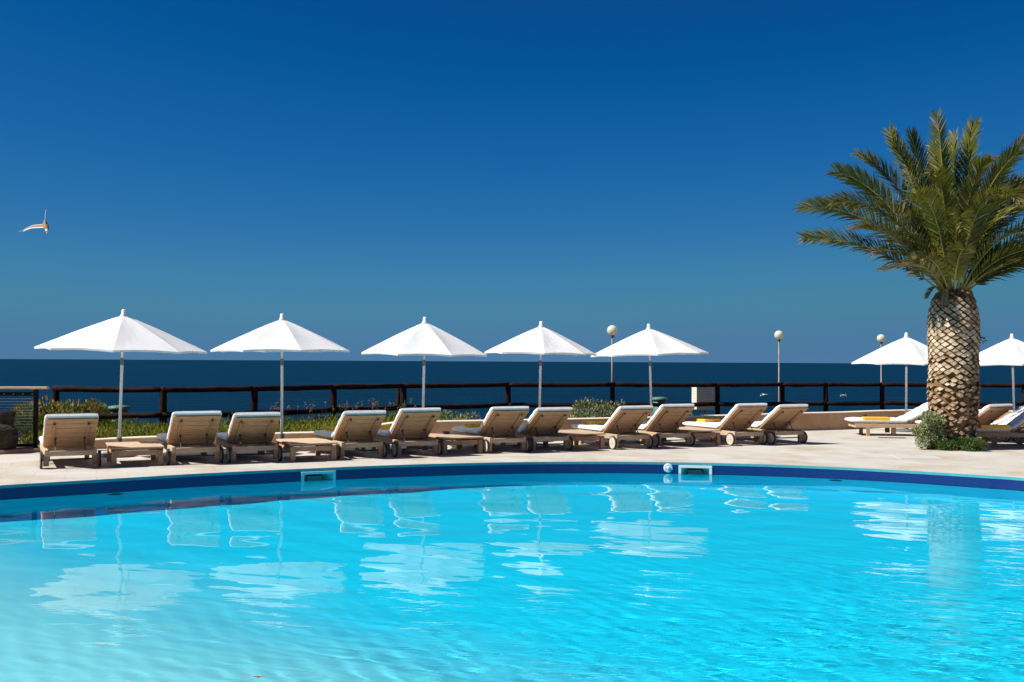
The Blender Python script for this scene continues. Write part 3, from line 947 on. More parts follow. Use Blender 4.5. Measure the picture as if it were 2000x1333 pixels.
for i, lab in tl.items():
    t = towel0 if first else towel0.copy()
    if not first: sc.collection.objects.link(t)
    first = False
    L_ = loungers[i]
    rz = L_.rotation_euler.z
    c_, s_ = math.cos(rz), math.sin(rz)
    lx, ly = random.uniform(-0.02, 0.08), 1.42 + random.uniform(-0.08, 0.1)
    t.location = (L_.location.x + c_ * lx - s_ * ly, L_.location.y + s_ * lx + c_ * ly, 0.427)
    t.rotation_euler = (0, 0, rz + R(random.uniform(-6, 6)))
    tag(t, lab, 'towel', TG)
for px, py, dy, lab in ((1711, 818, 0.35, 'folded yellow towel in full sun on the lounger left of the palm'), (1940, 834, 0.30, 'folded yellow towel in full sun on the lounger right of the palm')):
    t = towel0.copy(); sc.collection.objects.link(t)
    q = at(px, py + 3, 0.427); t.location = (q.x, q.y, 0.427); t.rotation_euler = (0, 0, R(-8))
    t.scale = (1.25, 1.1, 1.1)
    tag(t, lab, 'towel', TG)

# ------------------------------------------------------------------ low tables
def make_table():
    root = empty('low_table')
    tb = MB(); plank_row(tb, -0.43, 0.43, -0.43, 0.80, 10, 0.312, 0.028, 0.006)
    tb.build('table_top', M['teak_top'], root, 0.003)
    fr = MB()
    for s in (-1, 1):
        fr.box((0, -0.365 if s < 0 else 0.735, 0.225), (0.66, 0.035, 0.085)); fr.box((s * 0.365, 0.185, 0.225), (0.035, 1.02, 0.085))
        fr.box((s * 0.2, 0.185, 0.283), (0.05, 1.07, 0.03))
    fr.build('apron', M['teak'], root, 0.003)
    for sx in (-1, 1):
        for sy in (-1, 1):
            lb = MB(); lb.box((sx * 0.367, -0.367 if sy < 0 else 0.737, 0.134), (0.085, 0.085, 0.268)); lb.build('leg', M['teak_end'], root, 0.004)
    return root
table0 = make_table()
TYAW = R(25)
tu, tv = Vector((math.cos(TYAW), math.sin(TYAW), 0)), Vector((-math.sin(TYAW), math.cos(TYAW), 0))
tabs = [((-6.68 - 5.93) / 2, 17.29, 'low square wooden table beneath the leftmost parasol'),
        ((-3.91 - 3.16) / 2, 18.3, 'low square wooden table beneath the second parasol from left'),
        (-0.95, 19.85, 'low square wooden table carrying the small dark ashtray'),
        (1.53, 21.03, 'low square wooden table beneath the fourth parasol from left'),
        (4.16, 22.18, 'low square wooden table beneath the fifth parasol from left')]
tables = []
for i, (x, y, lab) in enumerate(tabs):
    o = table0 if i == 0 else copy_tree(table0)
    p = Vector((x, y, 0)) + tv * 0.367
    o.location = p; o.rotation_euler = (0, 0, TYAW)
    tag(o, lab, 'table', 'low wooden tables between the loungers')
    tables.append(o)
ab = MB(); q = at(861, 846, 0.33)
ab.lathe([(0.075, 0.0), (0.08, 0.005), (0.082, 0.055), (0.07, 0.057), (0.066, 0.03), (0.0, 0.028)], 4)
a_ = ab.build('ashtray', M['ashtray'])
q = tables[2].location + tu * 0.0 + tv * 0.5
a_.location = (q.x, q.y, 0.327); a_.rotation_euler = (0, 0, R(68))
tag(a_, 'small square dark ashtray on the third low table', 'ashtray')

# ------------------------------------------------------------------ parasols
def make_parasol(px, d, Rm, phase, lean_x, lean_y, zr, za, label):
    root = empty('parasol', (xat(px, d), d, 0))
    root.rotation_euler = (lean_y, lean_x, 0)
    bs = MB(); bs.lathe([(0.30, 0.0), (0.30, 0.045), (0.285, 0.06), (0.06, 0.07), (0.05, 0.35), (0.036, 0.36)], 24)
    bs.build('parasol_base', M['pole_dark'], root)
    pb = MB(); pb.tube([(0, 0, 0.05), (0, 0, 1.75)], 0.027, 14); pb.tube([(0, 0, 1.75), (0, 0, za + 0.02)], 0.022, 12)
    pb.build('pole', M['pole'], root, smooth=True)
    cb = MB(); cb.lathe([(0.031, 0), (0.033, 0.01), (0.033, 0.11), (0.031, 0.12)], 14, (0, 0, 1.70)); cb.build('pole_collar', M['pole_dark'], root)
    fb_ = MB(); fb_.lathe([(0.075, -0.035), (0.06, 0.0), (0.046, 0.02), (0.042, 0.085), (0.03, 0.105), (0.001, 0.108)], 14, (0, 0, za)); fb_.build('finial', M['plastic_white'], root, smooth=True)
    hb = MB(); hb.lathe([(0.03, -0.02), (0.055, -0.02), (0.055, 0.03), (0.03, 0.03)], 12, (0, 0, za - 0.42)); hb.build('runner_hub', M['plastic_white'], root)
    # canopy: 8 panels, sagging between the ribs, with a turned hem
    nr, ns, nt = 8, 6, 8
    vs, fs = [], []
    cols = nr * ns
    for i in range(nt + 1):
        t = i / nt
        for k in range(cols):
            a = phase + 2 * math.pi * k / cols
            u = (k % ns) / ns
            chord = math.cos(math.pi / nr) / math.cos((u - 0.5) * 2 * math.pi / nr)
            s_ = math.sin(math.pi * u)
            r_ = Rm * t * (chord * (1 - 0.035 * s_ * t))
            z = za - (za - zr) * (t ** 1.10) - 0.05 * math.sin(math.pi * t) * s_ * t + 0.02 * s_ * t * t * t + 0.0015 * math.sin(k * 2.3 + i * 1.7 + px)
            vs.append((r_ * math.cos(a), r_ * math.sin(a), z))
    for k in range(cols):       # hem
        x, y, z = vs[nt * cols + k]
        vs.append((x * 0.996, y * 0.996, z - 0.035))
    for i in range(nt + 1):
        for k in range(cols):
            k2 = (k + 1) % cols
            fs.append((i * cols + k, (i + 1) * cols + k, (i + 1) * cols + k2, i * cols + k2))
    cn = MB(); cn.add(vs, fs)
    co_ = cn.build('canopy', M['canopy'], root)
    sol = co_.modifiers.new('thickness', 'SOLIDIFY'); sol.thickness = 0.003
    for p in co_.data.polygons: p.use_smooth = False
    for k in range(nr):
        a = phase + 2 * math.pi * k / nr
        e = Vector((math.cos(a), math.sin(a), 0))
        rb = MB()
        rb.tube([e * 0.05 + Vector((0, 0, za - 0.03)), e * Rm * 0.5 + Vector((0, 0, za - (za - zr) * 0.5 ** 1.1 - 0.025)), e * (Rm * 0.985) + Vector((0, 0, zr - 0.012))], 0.009, 6)
        rb.tube([e * 0.05 + Vector((0, 0, za - 0.42)), e * Rm * 0.5 + Vector((0, 0, za - (za - zr) * 0.5 ** 1.1 - 0.03))], 0.007, 6)
        rb.build('rib', M['pole'], root)
    tag(root, label, 'parasol', 'white parasols on the terrace')
    return root
make_parasol(234.5, 19.0, 1.51, R(15), R(1.6), R(0.6), 1.98, 2.62, 'largest white parasol, leftmost of the row')
make_parasol(552, 20.2, 1.385, R(27), R(-0.2), R(0.3), 1.99, 2.61, 'white parasol second from left in the row')
make_parasol(826, 21.2, 1.37, R(28), R(1.0), R(1.2), 1.95, 2.60, 'white parasol third from left, behind the ashtray table')
make_parasol(1053.5, 23.1, 1.27, R(2), R(0.9), R(0.2), 1.985, 2.60, 'white parasol fourth from left, its right tip touching the next canopy')
make_parasol(1274, 24.6, 1.42, R(0), R(-1.8), R(0.3), 1.985, 2.61, 'white parasol fifth from left, in front of the globe lamp post')
make_parasol(1769.5, 27.0, 1.42, R(-4), R(0.1), R(0.6), 1.80, 2.50, 'white parasol directly left of the palm trunk')
make_parasol(1981, 27.2, 1.38, R(28), R(-1.6), R(0.6), 1.81, 2.49, 'white parasol right of the palm, cut by the right edge')

# ------------------------------------------------------------------ globe lamps
def ground_z(y, y0=32.0): return -0.75 * (y - y0 - 0.8) - 0.7
for px, py, d, r_, zb_, lab in ((1196, 646, 34.0, 0.178, -1.2, 'white globe lamp on a slim pole behind the fifth parasol, largest of the three'),
                          (1521.5, 655, 39.0, 0.176, -4.4, 'cream globe lamp standing alone between the row and the palm'),
                          (1721, 661.5, 43.5, 0.176, -6.8, 'cream globe lamp just above the parasol left of the palm')):
    g = far(px, py, d)
    root = empty('globe_lamp', (g.x, g.y, zb_))
    hz = g.z - zb_
    b_ = MB(); b_.tube([(0, 0, -0.6), (0, 0, 0.9)], 0.045, 12); b_.tube([(0, 0, 0.9), (0, 0, hz - r_ * 1.05)], 0.03, 12); b_.build('lamp_post', M['lamp_post'], root, smooth=True)
    b_ = MB(); b_.lathe([(0.035, 0), (0.075, 0.01), (0.085, 0.05), (0.06, 0.06)], 16, (0, 0, hz - r_ * 1.2)); b_.build('lamp_collar', M['lamp_post'], root)
    b_ = MB(); b_.lathe([(max(0.001, r_ * math.sin(math.pi * k / 20)), -r_ * math.cos(math.pi * k / 20)) for k in range(21)], 32, (0, 0, hz)); b_.build('globe', M['globe'], root, smooth=True)
    tag(root, lab, 'lamp', 'globe lamps beyond the fence')

# ------------------------------------------------------------------ green bins, sign box
for px, d, lab in ((234, 25.0, 'round green plastic bin with lid behind the leftmost parasol pole'), (1289, 32.9, 'round green plastic bin mostly hidden behind the fifth parasol pole')):
    root = empty('litter_bin', (xat(px, d), d, 0))
    b_ = MB(); b_.lathe([(0.22, -0.2), (0.235, 0.0), (0.215, 0.52), (0.20, 0.53)], 28); b_.build('bin_body', M['bin_green'], root, smooth=True)
    b_ = MB(); b_.lathe([(0.20, 0.565), (0.252, 0.57), (0.258, 0.62), (0.24, 0.655), (0.12, 0.675), (0.001, 0.68)], 28); b_.build('lid', M['bin_green'], root, smooth=True)
    b_ = MB(); b_.lathe([(0.185, 0.525), (0.185, 0.57)], 20); b_.build('lid_neck', M['iron'], root)
    tag(root, lab, 'bin', 'green bins along the fence')
sg = far(1373, 778, 33.2)
root = empty('utility_box', (sg.x, sg.y, -1.0))
b_ = MB(); b_.box((0, 0, sg.z + 1.0), (0.62, 0.42, 0.74), Matrix.Rotation(R(12), 3, 'Z')); b_.build('box_body', M['sign'], root, 0.012)
b_ = MB(); b_.box((0, 0, sg.z + 1.0 + 0.385), (0.66, 0.46, 0.03), Matrix.Rotation(R(12), 3, 'Z')); b_.build('box_lid', M['sign'], root, 0.006)
b_ = MB(); b_.tube([(0.05, 0, -0.6), (0.05, 0, sg.z + 1.0 - 0.37)], 0.03, 10); b_.build('post', M['lamp_post'], root)
tag(root, 'cream box on a thin post behind the wire mesh of the fence', 'utility box')

# ------------------------------------------------------------------ planting
def leaf(mb, p, d, up, L_, w_, mi=0, bend=0.25):
    d = d.normalized(); s = d.cross(up)
    if s.length < 1e-4: s = Vector((1, 0, 0))
    s.normalize(); nn = s.cross(d)
    m_ = p + d * L_ * 0.5 + nn * L_ * bend * 0.3
    t_ = p + d * L_ - nn * L_ * bend * 0.2
    mb.add([p, m_ - s * w_ / 2, t_, m_ + s * w_ / 2], [(0, 1, 2, 3)], mi)
def rvec(rs):
    while True:
        v = Vector((rs.uniform(-1, 1), rs.uniform(-1, 1), rs.uniform(-1, 1)))
        if 0.05 < v.length < 1: return v.normalized()
def bush(name, loc, rx, ry, h, n_, mats, seed, Ls=(0.05, 0.11), wr=0.32, lumps=9):
    rs = random.Random(seed)
    root = empty(name, loc)
    st = MB()
    lumps_ = []
    for k in range(lumps):
        a = rs.uniform(0, 2 * math.pi); q = math.sqrt(rs.random()) * 0.75
        c = Vector((rx * q * math.cos(a), ry * q * math.sin(a), h * rs.uniform(0.18, 0.78) * (1 - 0.45 * q * q)))
        lumps_.append((c, rs.uniform(0.32, 0.52) * min(rx, h)))
        st.tube([(c.x * 0.1, c.y * 0.1, -0.1), c * 0.5 + Vector((0, 0, 0.05)), c], [0.018, 0.012, 0.006], 5)
        for j in range(6):
            d = rvec(rs); d.z = abs(d.z)
            st.tube([c, c + d * lumps_[-1][1] * 0.9], [0.006, 0.003], 4)
    st.build('stems', M['stem'], root)
    lb = MB()
    for k in range(n_):
        c, r_ = lumps_[rs.randrange(len(lumps_))]
        d = rvec(rs)
        p = c + Vector((d.x * r_ * 1.15, d.y * r_ * 1.15, d.z * r_)) * (0.55 + 0.5 * rs.random() ** 0.6)
        if p.z < 0: p.z = rs.uniform(0, 0.06)
        dd = (d * 0.8 + Vector((0, 0, 0.55)) + rvec(rs) * 0.6)
        L_ = rs.uniform(*Ls)
        mi = 0 if rs.random() < 0.62 else (1 if len(mats) > 1 else 0)
        if len(mats) > 2 and p.z > h * 0.72 and rs.random() < 0.4: mi = 2
        leaf(lb, p, dd, rvec(rs), L_, L_ * wr, mi)
    lb.build('foliage', mats, root)
    return root

# long grass and ground plants behind the wall: one mass
gr = MB()
rs = random.Random(5)
def bed_edge(X):      # fence line y at X
    for i in range(len(fence_pts) - 1):
        a, b = fence_pts[i], fence_pts[i + 1]
        if a.x <= X <= b.x: return a.y + (b.y - a.y) * (X - a.x) / (b.x - a.x)
    return 24.0
for k in range(15000):
    X = -9.6 + 7.6 * rs.random()
    y0 = 20.5 + 0.41 * (X + 8.5) + 0.32; y1 = bed_edge(X) + 0.5
    t = rs.random() ** 1.35
    Y = y0 + (y1 - y0) * t
    cl = 0.5 + 0.5 * math.sin(X * 3.1 + 1.3 * math.sin(Y * 2.3)) * math.cos(Y * 2.7 + X)
    zb_ = 0.08 - 0.1 * t
    L_ = (0.15 + 0.23 * rs.random()) * (0.75 + 0.5 * cl) * (1.0 + 0.25 * (t > 0.6))
    d = Vector((rs.gauss(0, 0.45), rs.gauss(0, 0.45), 1.0))
    leaf(gr, Vector((X, Y, zb_)), d, rvec(rs), L_, 0.012 + 0.018 * rs.random(), 0 if rs.random() < 0.7 else 1, 0.5)
    if rs.random() < 0.35:
        p = Vector((X, Y, zb_ + L_ * rs.uniform(0.4, 0.9)))
        leaf(gr, p, rvec(rs) + Vector((0, 0, 0.6)), rvec(rs), 0.08, 0.035, 0 if rs.random() < 0.6 else 1)
    if t > 0.75 and -6 < X < -2.6 and rs.random() < 0.07:      # dry seed heads at the fence
        p = Vector((X, Y, zb_)); tip = p + Vector((rs.gauss(0, .05), 0, 0.50 + 0.25 * rs.random()))
        leaf(gr, p, tip - p, Vector((0, 1, 0)), (tip - p).length, 0.008, 2)
        for j in range(5): leaf(gr, tip - Vector((0, 0, 0.03 * j)), rvec(rs) + Vector((0, 0, 0.8)), rvec(rs), 0.06, 0.02, 2)
tag(gr.build('long_grass', [M['leaf_grass'], M['leaf_dark'], M['leaf_tip']]), 'mass of long green grass behind the low wall at left', 'grass', kind='stuff')

tag(bush('hedge_shrub', (-9.9, 21.7, 0.0), 0.75, 0.6, 0.82, 3600, [M['leaf_grass'], M['leaf_dark'], M['leaf_tip']], 11, (0.07, 0.13), 0.4, 14), 'dense yellow-green shrub behind the railing post at far left', 'shrub')
tag(bush('hedge_shrub', (-10.1, 24.75, 0.0), 0.85, 0.6, 0.66, 3600, [M['leaf_grass'], M['leaf_dark'], M['leaf_tip']], 12, (0.07, 0.13), 0.4, 16), 'yellow-green shrub with orange tips rising behind the fence\'s left bay', 'shrub')
q = far(884, 815, 25.0)
tag(bush('grey_bush', (q.x + 0.05, 25.0, -0.05), 0.72, 0.5, 0.60, 3000, [M['leaf_grey'], M['leaf_dark'], M['leaf_grass']], 13, (0.05, 0.10), 0.3, 12), 'low grey-green bush above the wall behind the ashtray table', 'bush')
tag(bush('grey_bush', (xat(965, 25.6), 25.6, -0.05), 0.32, 0.3, 0.42, 700, [M['leaf_grey'], M['leaf_dark']], 14, (0.05, 0.09), 0.3, 6), 'tiny green tuft above the wall beside the sixth lounger\'s back', 'bush')
tag(bush('grey_bush', (xat(1172, 27.2), 27.2, -0.05), 0.98, 0.6, 0.80, 4200, [M['leaf_grey'], M['leaf_dark'], M['leaf_grass']], 15, (0.05, 0.10), 0.3, 16), 'broad grey-green bush behind the wall under the tallest globe lamp', 'bush')
tag(bush('spiky_plant', (xat(1345, 28.6), 28.6, -0.05), 0.50, 0.4, 0.36, 900, [M['leaf_low'], M['leaf_dark'], M['leaf_grass']], 16, (0.08, 0.15), 0.16, 7), 'spiky green plant above the wall under the cream box', 'bush')
tag(bush('spiky_plant', (xat(1395, 28.8), 28.8, -0.05), 0.42, 0.4, 0.34, 700, [M['leaf_grass'], M['leaf_low']], 17, (0.08, 0.15), 0.14, 6), 'pale spiky plant at the foot of the fence post right of the cream box', 'bush')
for px, py, d, lab in ((282, 838, 22.0, 'dull purple flower in the grass beside the second lounger'), (586, 834, 22.9, 'bright pink flower in the grass above the second table')):
    q = far(px, py, d)
    root = empty('pink_flower', (q.x, q.y, 0.05))
    b_ = MB(); b_.tube([(0, 0, -0.05), (0.01, 0, q.z - 0.05)], 0.006, 5); b_.build('flower_stem', M['leaf_low'], root)
    b_ = MB()
    for k in range(14):
        a = k * 2.4
        leaf(b_, Vector((0.01, 0, q.z - 0.06)), Vector((math.cos(a), math.sin(a), 0.4 + 0.5 * (k % 3))), Vector((0, 0, 1)), 0.06, 0.035)
    b_.build('petals', M['petal'], root)
    tag(root, lab, 'flower')

# ------------------------------------------------------------------ palm
PB = Vector((xat(1859, 21.7), 21.7, 0))
palm = empty('palm_tree', tuple(PB))
tag(palm, 'stout date palm with diamond-scaled trunk and arching green fronds on the terrace', 'palm')
TOPZ = 3.36
prof_pts = [(0.0, 0.415), (0.25, 0.425), (0.6, 0.445), (1.2, 0.47), (1.7, 0.465), (1.95, 0.46), (2.15, 0.48), (2.6, 0.49), (2.9, 0.46), (3.1, 0.41), (3.25, 0.345), (3.36, 0.28)]
def trunk_r(z):
    for i in range(len(prof_pts) - 1):
        a, b = prof_pts[i], prof_pts[i + 1]
        if a[0] <= z <= b[0]:
            t = (z - a[0]) / (b[0] - a[0]); t = t * t * (3 - 2 * t)
            return a[1] + (b[1] - a[1]) * t
    return prof_pts[-1][1] if z > 1 else prof_pts[0][1]
def trunk_c(z): return Vector((0.015 * z + 0.012 * math.sin(z * 1.3), 0, 0))
tk = MB()
rs = random.Random(21)
pr = [(trunk_r(z) - 0.02, z) for z in np.linspace(0, 3.36, 30)]
ringn = 30
vs, fs = [], []
for r_, z in pr:
    c = trunk_c(z)
    for k in range(ringn):
        a = 2 * math.pi * k / ringn
        vs.append((c.x + r_ * math.cos(a), r_ * math.sin(a), z))
for i in range(len(pr) - 1):
    for k in range(ringn):
        k2 = (k + 1) % ringn
        fs.append((i * ringn + k, i * ringn + k2, (i + 1) * ringn + k2, (i + 1) * ringn + k))
fs.append(tuple((len(pr) - 1) * ringn + k for k in range(ringn)))
tk.add(vs, fs, 2)
NC = 17
rowh = 0.066
nrow = int(3.34 / rowh)
for j in range(nrow):
    z = 0.03 + j * rowh
    rough = max(0.0, min(1.0, (1.75 - z) / 0.5))
    if 1.75 < z < 1.98: rough = max(rough, 0.45)
    for k in range(NC):
        a0 = 2 * math.pi * (k + 0.5 * (j % 2)) / NC + 0.05 * j * 0.3
        if rs.random() < 0.015 + 0.13 * rough: continue
        hw = math.pi / NC * (0.97 + rs.uniform(-0.05, 0.05) * (1 + 2 * rough))
        hh = rowh * (0.98 + rs.uniform(-0.10, 0.05) * (1 + rough))
        jz = rs.uniform(-0.014, 0.014) * (0.6 + 2.6 * rough); ja = rs.uniform(-0.025, 0.025) * (0.6 + 4 * rough)
        pl = 0.76 + rs.uniform(-0.10, 0.06) - 0.30 * rough * rs.random()
        ext = 0.030 + rs.uniform(-0.008, 0.010) + 0.030 * rough * rs.random()
        ring = []
        def P(da, dz, ex):
            zz = z + jz + dz
            rr_ = trunk_r(min(3.36, max(0, zz))) + ex
            c = trunk_c(zz)
            return Vector((c.x + rr_ * math.cos(a0 + ja + da), rr_ * math.sin(a0 + ja + da), zz))
        od = [(-1, 0.0), (-0.45, -0.62), (0, -1), (0.45, -0.62), (1, 0.0), (0.5, 0.58), (0, 1.0), (-0.5, 0.58)]
        outer_ = [P(u * hw, v * hh, -0.012) for u, v in od]
        tilt = rs.uniform(0.2, 0.9)
        inner_ = []
        for u, v in od:
            jj = 1 + rs.uniform(-0.12, 0.12) * (0.6 + rough)
            inner_.append(P(u * hw * pl * 1.12 * jj, v * hh * pl * jj - hh * 0.08, ext - 0.012 * tilt * v + rs.uniform(-0.004, 0.004)))
        ctr = P(0, -hh * 0.08, ext + rs.uniform(-0.008, 0.006))
        vv = outer_ + inner_ + [ctr]
        mi = 0
        if rs.random() < 0.22 + 0.74 * rough: mi = 1
        if z > 3.0: mi = 1
        if z > 3.14: mi = 2
        tk.add(vv, [(q, (q + 1) % 8, 8 + (q + 1) % 8, 8 + q) for q in range(8)], 2)
        tk.add(vv, [(8 + q, 8 + (q + 1) % 8, 16) for q in range(8)], mi)
tk.build('trunk', [M['scale_face'], M['scale_rough'], M['scale_side']], palm)

def frond(p0, c, t, seed, parent, mats=None, Lmax=0.46, pairs=112, name='frond', bare=0.15, thick=0.024, dryness=0.06, wleaf=0.028, roll=None):
    rs = random.Random(seed)
    mats = mats or [M['frond'], M['rachis'], M['frond_dry']]
    mb = MB()
    def B(s): return p0 * (1 - s) ** 2 + c * 2 * s * (1 - s) + t * s * s
    def T(s): return ((c - p0) * 2 * (1 - s) + (t - c) * 2 * s).normalized()
    n_ = 14
    mb.tube([B(i / n_) for i in range(n_ + 1)], [thick * (1 - 0.88 * i / n_) * (1.5 if i == 0 else 1) for i in range(n_ + 1)], 5, 1)
    twist = rs.uniform(-0.5, 0.5)
    roll = rs.uniform(-0.55, 0.55) if roll is None else roll
    for k in range(pairs):
        s = bare + (1 - bare) * (k + rs.random() * 0.6) / pairs
        if s > 0.995: s = 0.995
        p, tg = B(s), T(s)
        side = tg.cross(Vector((0, 0, 1)))
        if side.length < 0.05: side = Vector((rs.uniform(-1, 1), rs.uniform(-1, 1), 0))
        side.normalize(); up = side.cross(tg)
        if up.z < 0: up = -up
        side, up = side * math.cos(roll) + up * math.sin(roll), up * math.cos(roll) - side * math.sin(roll)
        q = (s - bare) / (1 - bare)
        ln = Lmax * min(1.0, 0.45 + 2.2 * q) * (1.0 if q < 0.7 else 1.0 - 0.42 * ((q - 0.7) / 0.3) ** 1.5)
        for sg_ in (-1, 1):
            if rs.random() < 0.02: continue
            ang = R(27 + 30 * (1 - s)) + rs.gauss(0, 0.04)
            el = R((10, 24, 42)[k % 3]) + twist * 0.3 * sg_ + rs.gauss(0, 0.15)
            sd = (side * sg_ * math.cos(el) + up * math.sin(el))
            d = (tg * math.cos(ang) + sd * math.sin(ang)).normalized()
            L_ = ln * rs.uniform(0.92, 1.05)
            w_ = wleaf * rs.uniform(0.8, 1.2)
            wv = (d.cross(up).normalized() + up * rs.uniform(-0.35, 0.35)).normalized() * w_ / 2
            mid = p + d * L_ * 0.5
            tip = p + d * L_ - Vector((0, 0, 1)) * L_ * rs.uniform(0.02, 0.14)
            mi = 0
            if rs.random() < dryness * (0.5 + 3.0 * (q > 0.88)): mi = 2
            mb.add([p - wv * 0.6, p + wv * 0.6, mid + wv, mid - wv, tip], [(0, 1, 2, 3), (3, 2, 4)], mi)
    return mb.build(name, mats, parent)

base_ = Vector((0.03, 0, TOPZ))
def fr_at(dx, dz, depth, cx, cz, seed, **kw):
    off = Vector((dx, depth, 0)); off.z = 0
    o0 = off.normalized() * 0.16 if off.length > 0.01 else Vector((0, 0, 0))
    frond(base_ + o0 + Vector((0, 0, -0.12)), base_ + Vector((dx * cx, depth * cx, dz * cz)), base_ + Vector((dx, depth, dz)), seed, palm, **kw)
explicit = [(-3.18, 1.06, -0.2, 0.52, 1.05), (-3.06, 1.78, 0.3, 0.50, 1.08), (-2.75, 1.75, -0.7, 0.42, 1.12), (-2.40, 2.55, 0.2, 0.50, 0.86), (-1.80, 2.95, 0.5, 0.42, 0.80), (-1.35, 3.02, -0.3, 0.40, 0.72),
            (-1.30, 3.38, 0.1, 0.46, 0.58), (-0.80, 3.35, 0.2, 0.45, 0.55), (-0.38, 3.66, -0.15, 0.35, 0.5), (0.16, 3.32, 0.3, 0.3, 0.5), (-0.06, 3.20, 0.8, 0.3, 0.6), (0.50, 3.55, 0.1, 0.22, 0.55),
            (1.46, 3.18, -0.1, 0.38, 0.62), (1.75, 2.25, 0.3, 0.40, 1.05), (2.5, 1.9, 0.0, 0.42, 1.1), (3.1, 1.2, 0.2, 0.5, 1.1), (2.4, 2.6, 0.4, 0.5, 0.85), (3.2, 1.75, -0.3, 0.5, 1.1), (2.2, 0.9, -0.6, 0.5, 0.75),
            (0.95, 2.75, -0.9, 0.3, 0.75)]
for k, (dx, dz, dp, cx, cz) in enumerate(explicit):
    fr_at(dx, dz, dp, cx, cz, 100 + k, roll=(0.95, -0.85, 1.1, -1.0, 0.75)[k % 5], Lmax=0.54 if dz < 2.6 else 0.48)
# ageing, half-dry fronds at the lower left and right
fr_at(-1.75, 0.75, -0.35, 0.50, 1.25, 151, dryness=0.42)
fr_at(-2.15, 1.25, -0.15, 0.48, 1.15, 152, dryness=0.34)
fr_at(-1.25, 0.45, -0.6, 0.55, 1.5, 153, dryness=0.5)
fr_at(1.6, 0.55, -0.6, 0.5, 1.3, 154, dryness=0.4)
# fronds arching towards the viewer
fr_at(-0.75, 1.0, -2.2, 0.40, 2.1, 131)
fr_at(1.35, 0.80, -1.9, 0.45, 2.1, 132)
fr_at(0.35, 1.5, -2.2, 0.4, 1.7, 133)
fr_at(-1.55, 1.6, -1.7, 0.42, 1.45, 134)
fr_at(-1.0, 2.2, -1.4, 0.35, 1.15, 135)
fr_at(0.2, 2.5, -1.3, 0.3, 0.95, 136)
fr_at(1.1, 1.7, -1.6, 0.4, 1.4, 137)
rs = random.Random(77)
for k in range(20):
    az = k * 2.39996 + rs.uniform(-0.2, 0.2)
    hgt = rs.random() ** 1.2
    rad_ = (1.35 + 1.25 * (1 - hgt)) * rs.uniform(0.75, 1.0)
    dz = 0.5 + 1.35 * hgt
    dx, dp = rad_ * math.cos(az), rad_ * math.sin(az) * 1.1
    if dx < -1.2: dx *= 0.62
    fr_at(dx, dz, dp, rs.uniform(0.38, 0.5), 1.45 - 0.6 * hgt + rs.uniform(-0.05, 0.15), 200 + k, Lmax=0.44, dryness=0.06 + 0.12 * (k % 4 == 0))
# drooping dead fronds at the crown's base
dry = [M['frond_dry'], M['scale_side'], M['frond_dry']]
for dx, dp, dz, cx, s_ in ((-0.66, -0.25, -0.18, 0.55, 1), (-0.36, -0.4, -0.32, 0.6, 2), (0.5, 0.3, -0.1, 0.5, 3)):
    p0 = base_ + Vector((dx, dp, 0)).normalized() * 0.24 + Vector((0, 0, -0.08))
    frond(p0, base_ + Vector((dx * 0.7, dp * 0.7, 0.22)), base_ + Vector((dx, dp, dz)), 300 + s_, palm, dry, Lmax=0.13, pairs=26, name='dead_frond', bare=0.5, thick=0.018)
b_ = MB()
rs = random.Random(4)
for k in range(26):
    leaf(b_, Vector((0.555, -0.05, 2.32)) + rvec(rs) * 0.09, rvec(rs) + Vector((0.6, 0, 0)), rvec(rs), 0.09, 0.035)
b_.tube([(0.50, 0, 2.38), (0.6, -0.04, 2.34), (0.68, -0.05, 2.36)], 0.006, 5)
b_.build('sprout', M['leaf_low'], palm)

tag(bush('variegated_bush', (PB.x - 0.56, PB.y - 0.22, 0.0), 0.27, 0.30, 1.02, 5200, [M['leaf_grey'], M['leaf_low'], M['leaf_grey']], 31, (0.035, 0.07), 0.45, 16), 'rounded grey-green bush at the left foot of the palm', 'bush')
tag(bush('ground_plant', (PB.x - 0.06, PB.y - 0.50, 0.0), 0.62, 0.26, 0.28, 5200, [M['leaf_low'], M['leaf_dark'], M['leaf_low']], 32, (0.03, 0.06), 0.4, 24), 'low bright green ground plant ringing the front of the palm', 'plant')

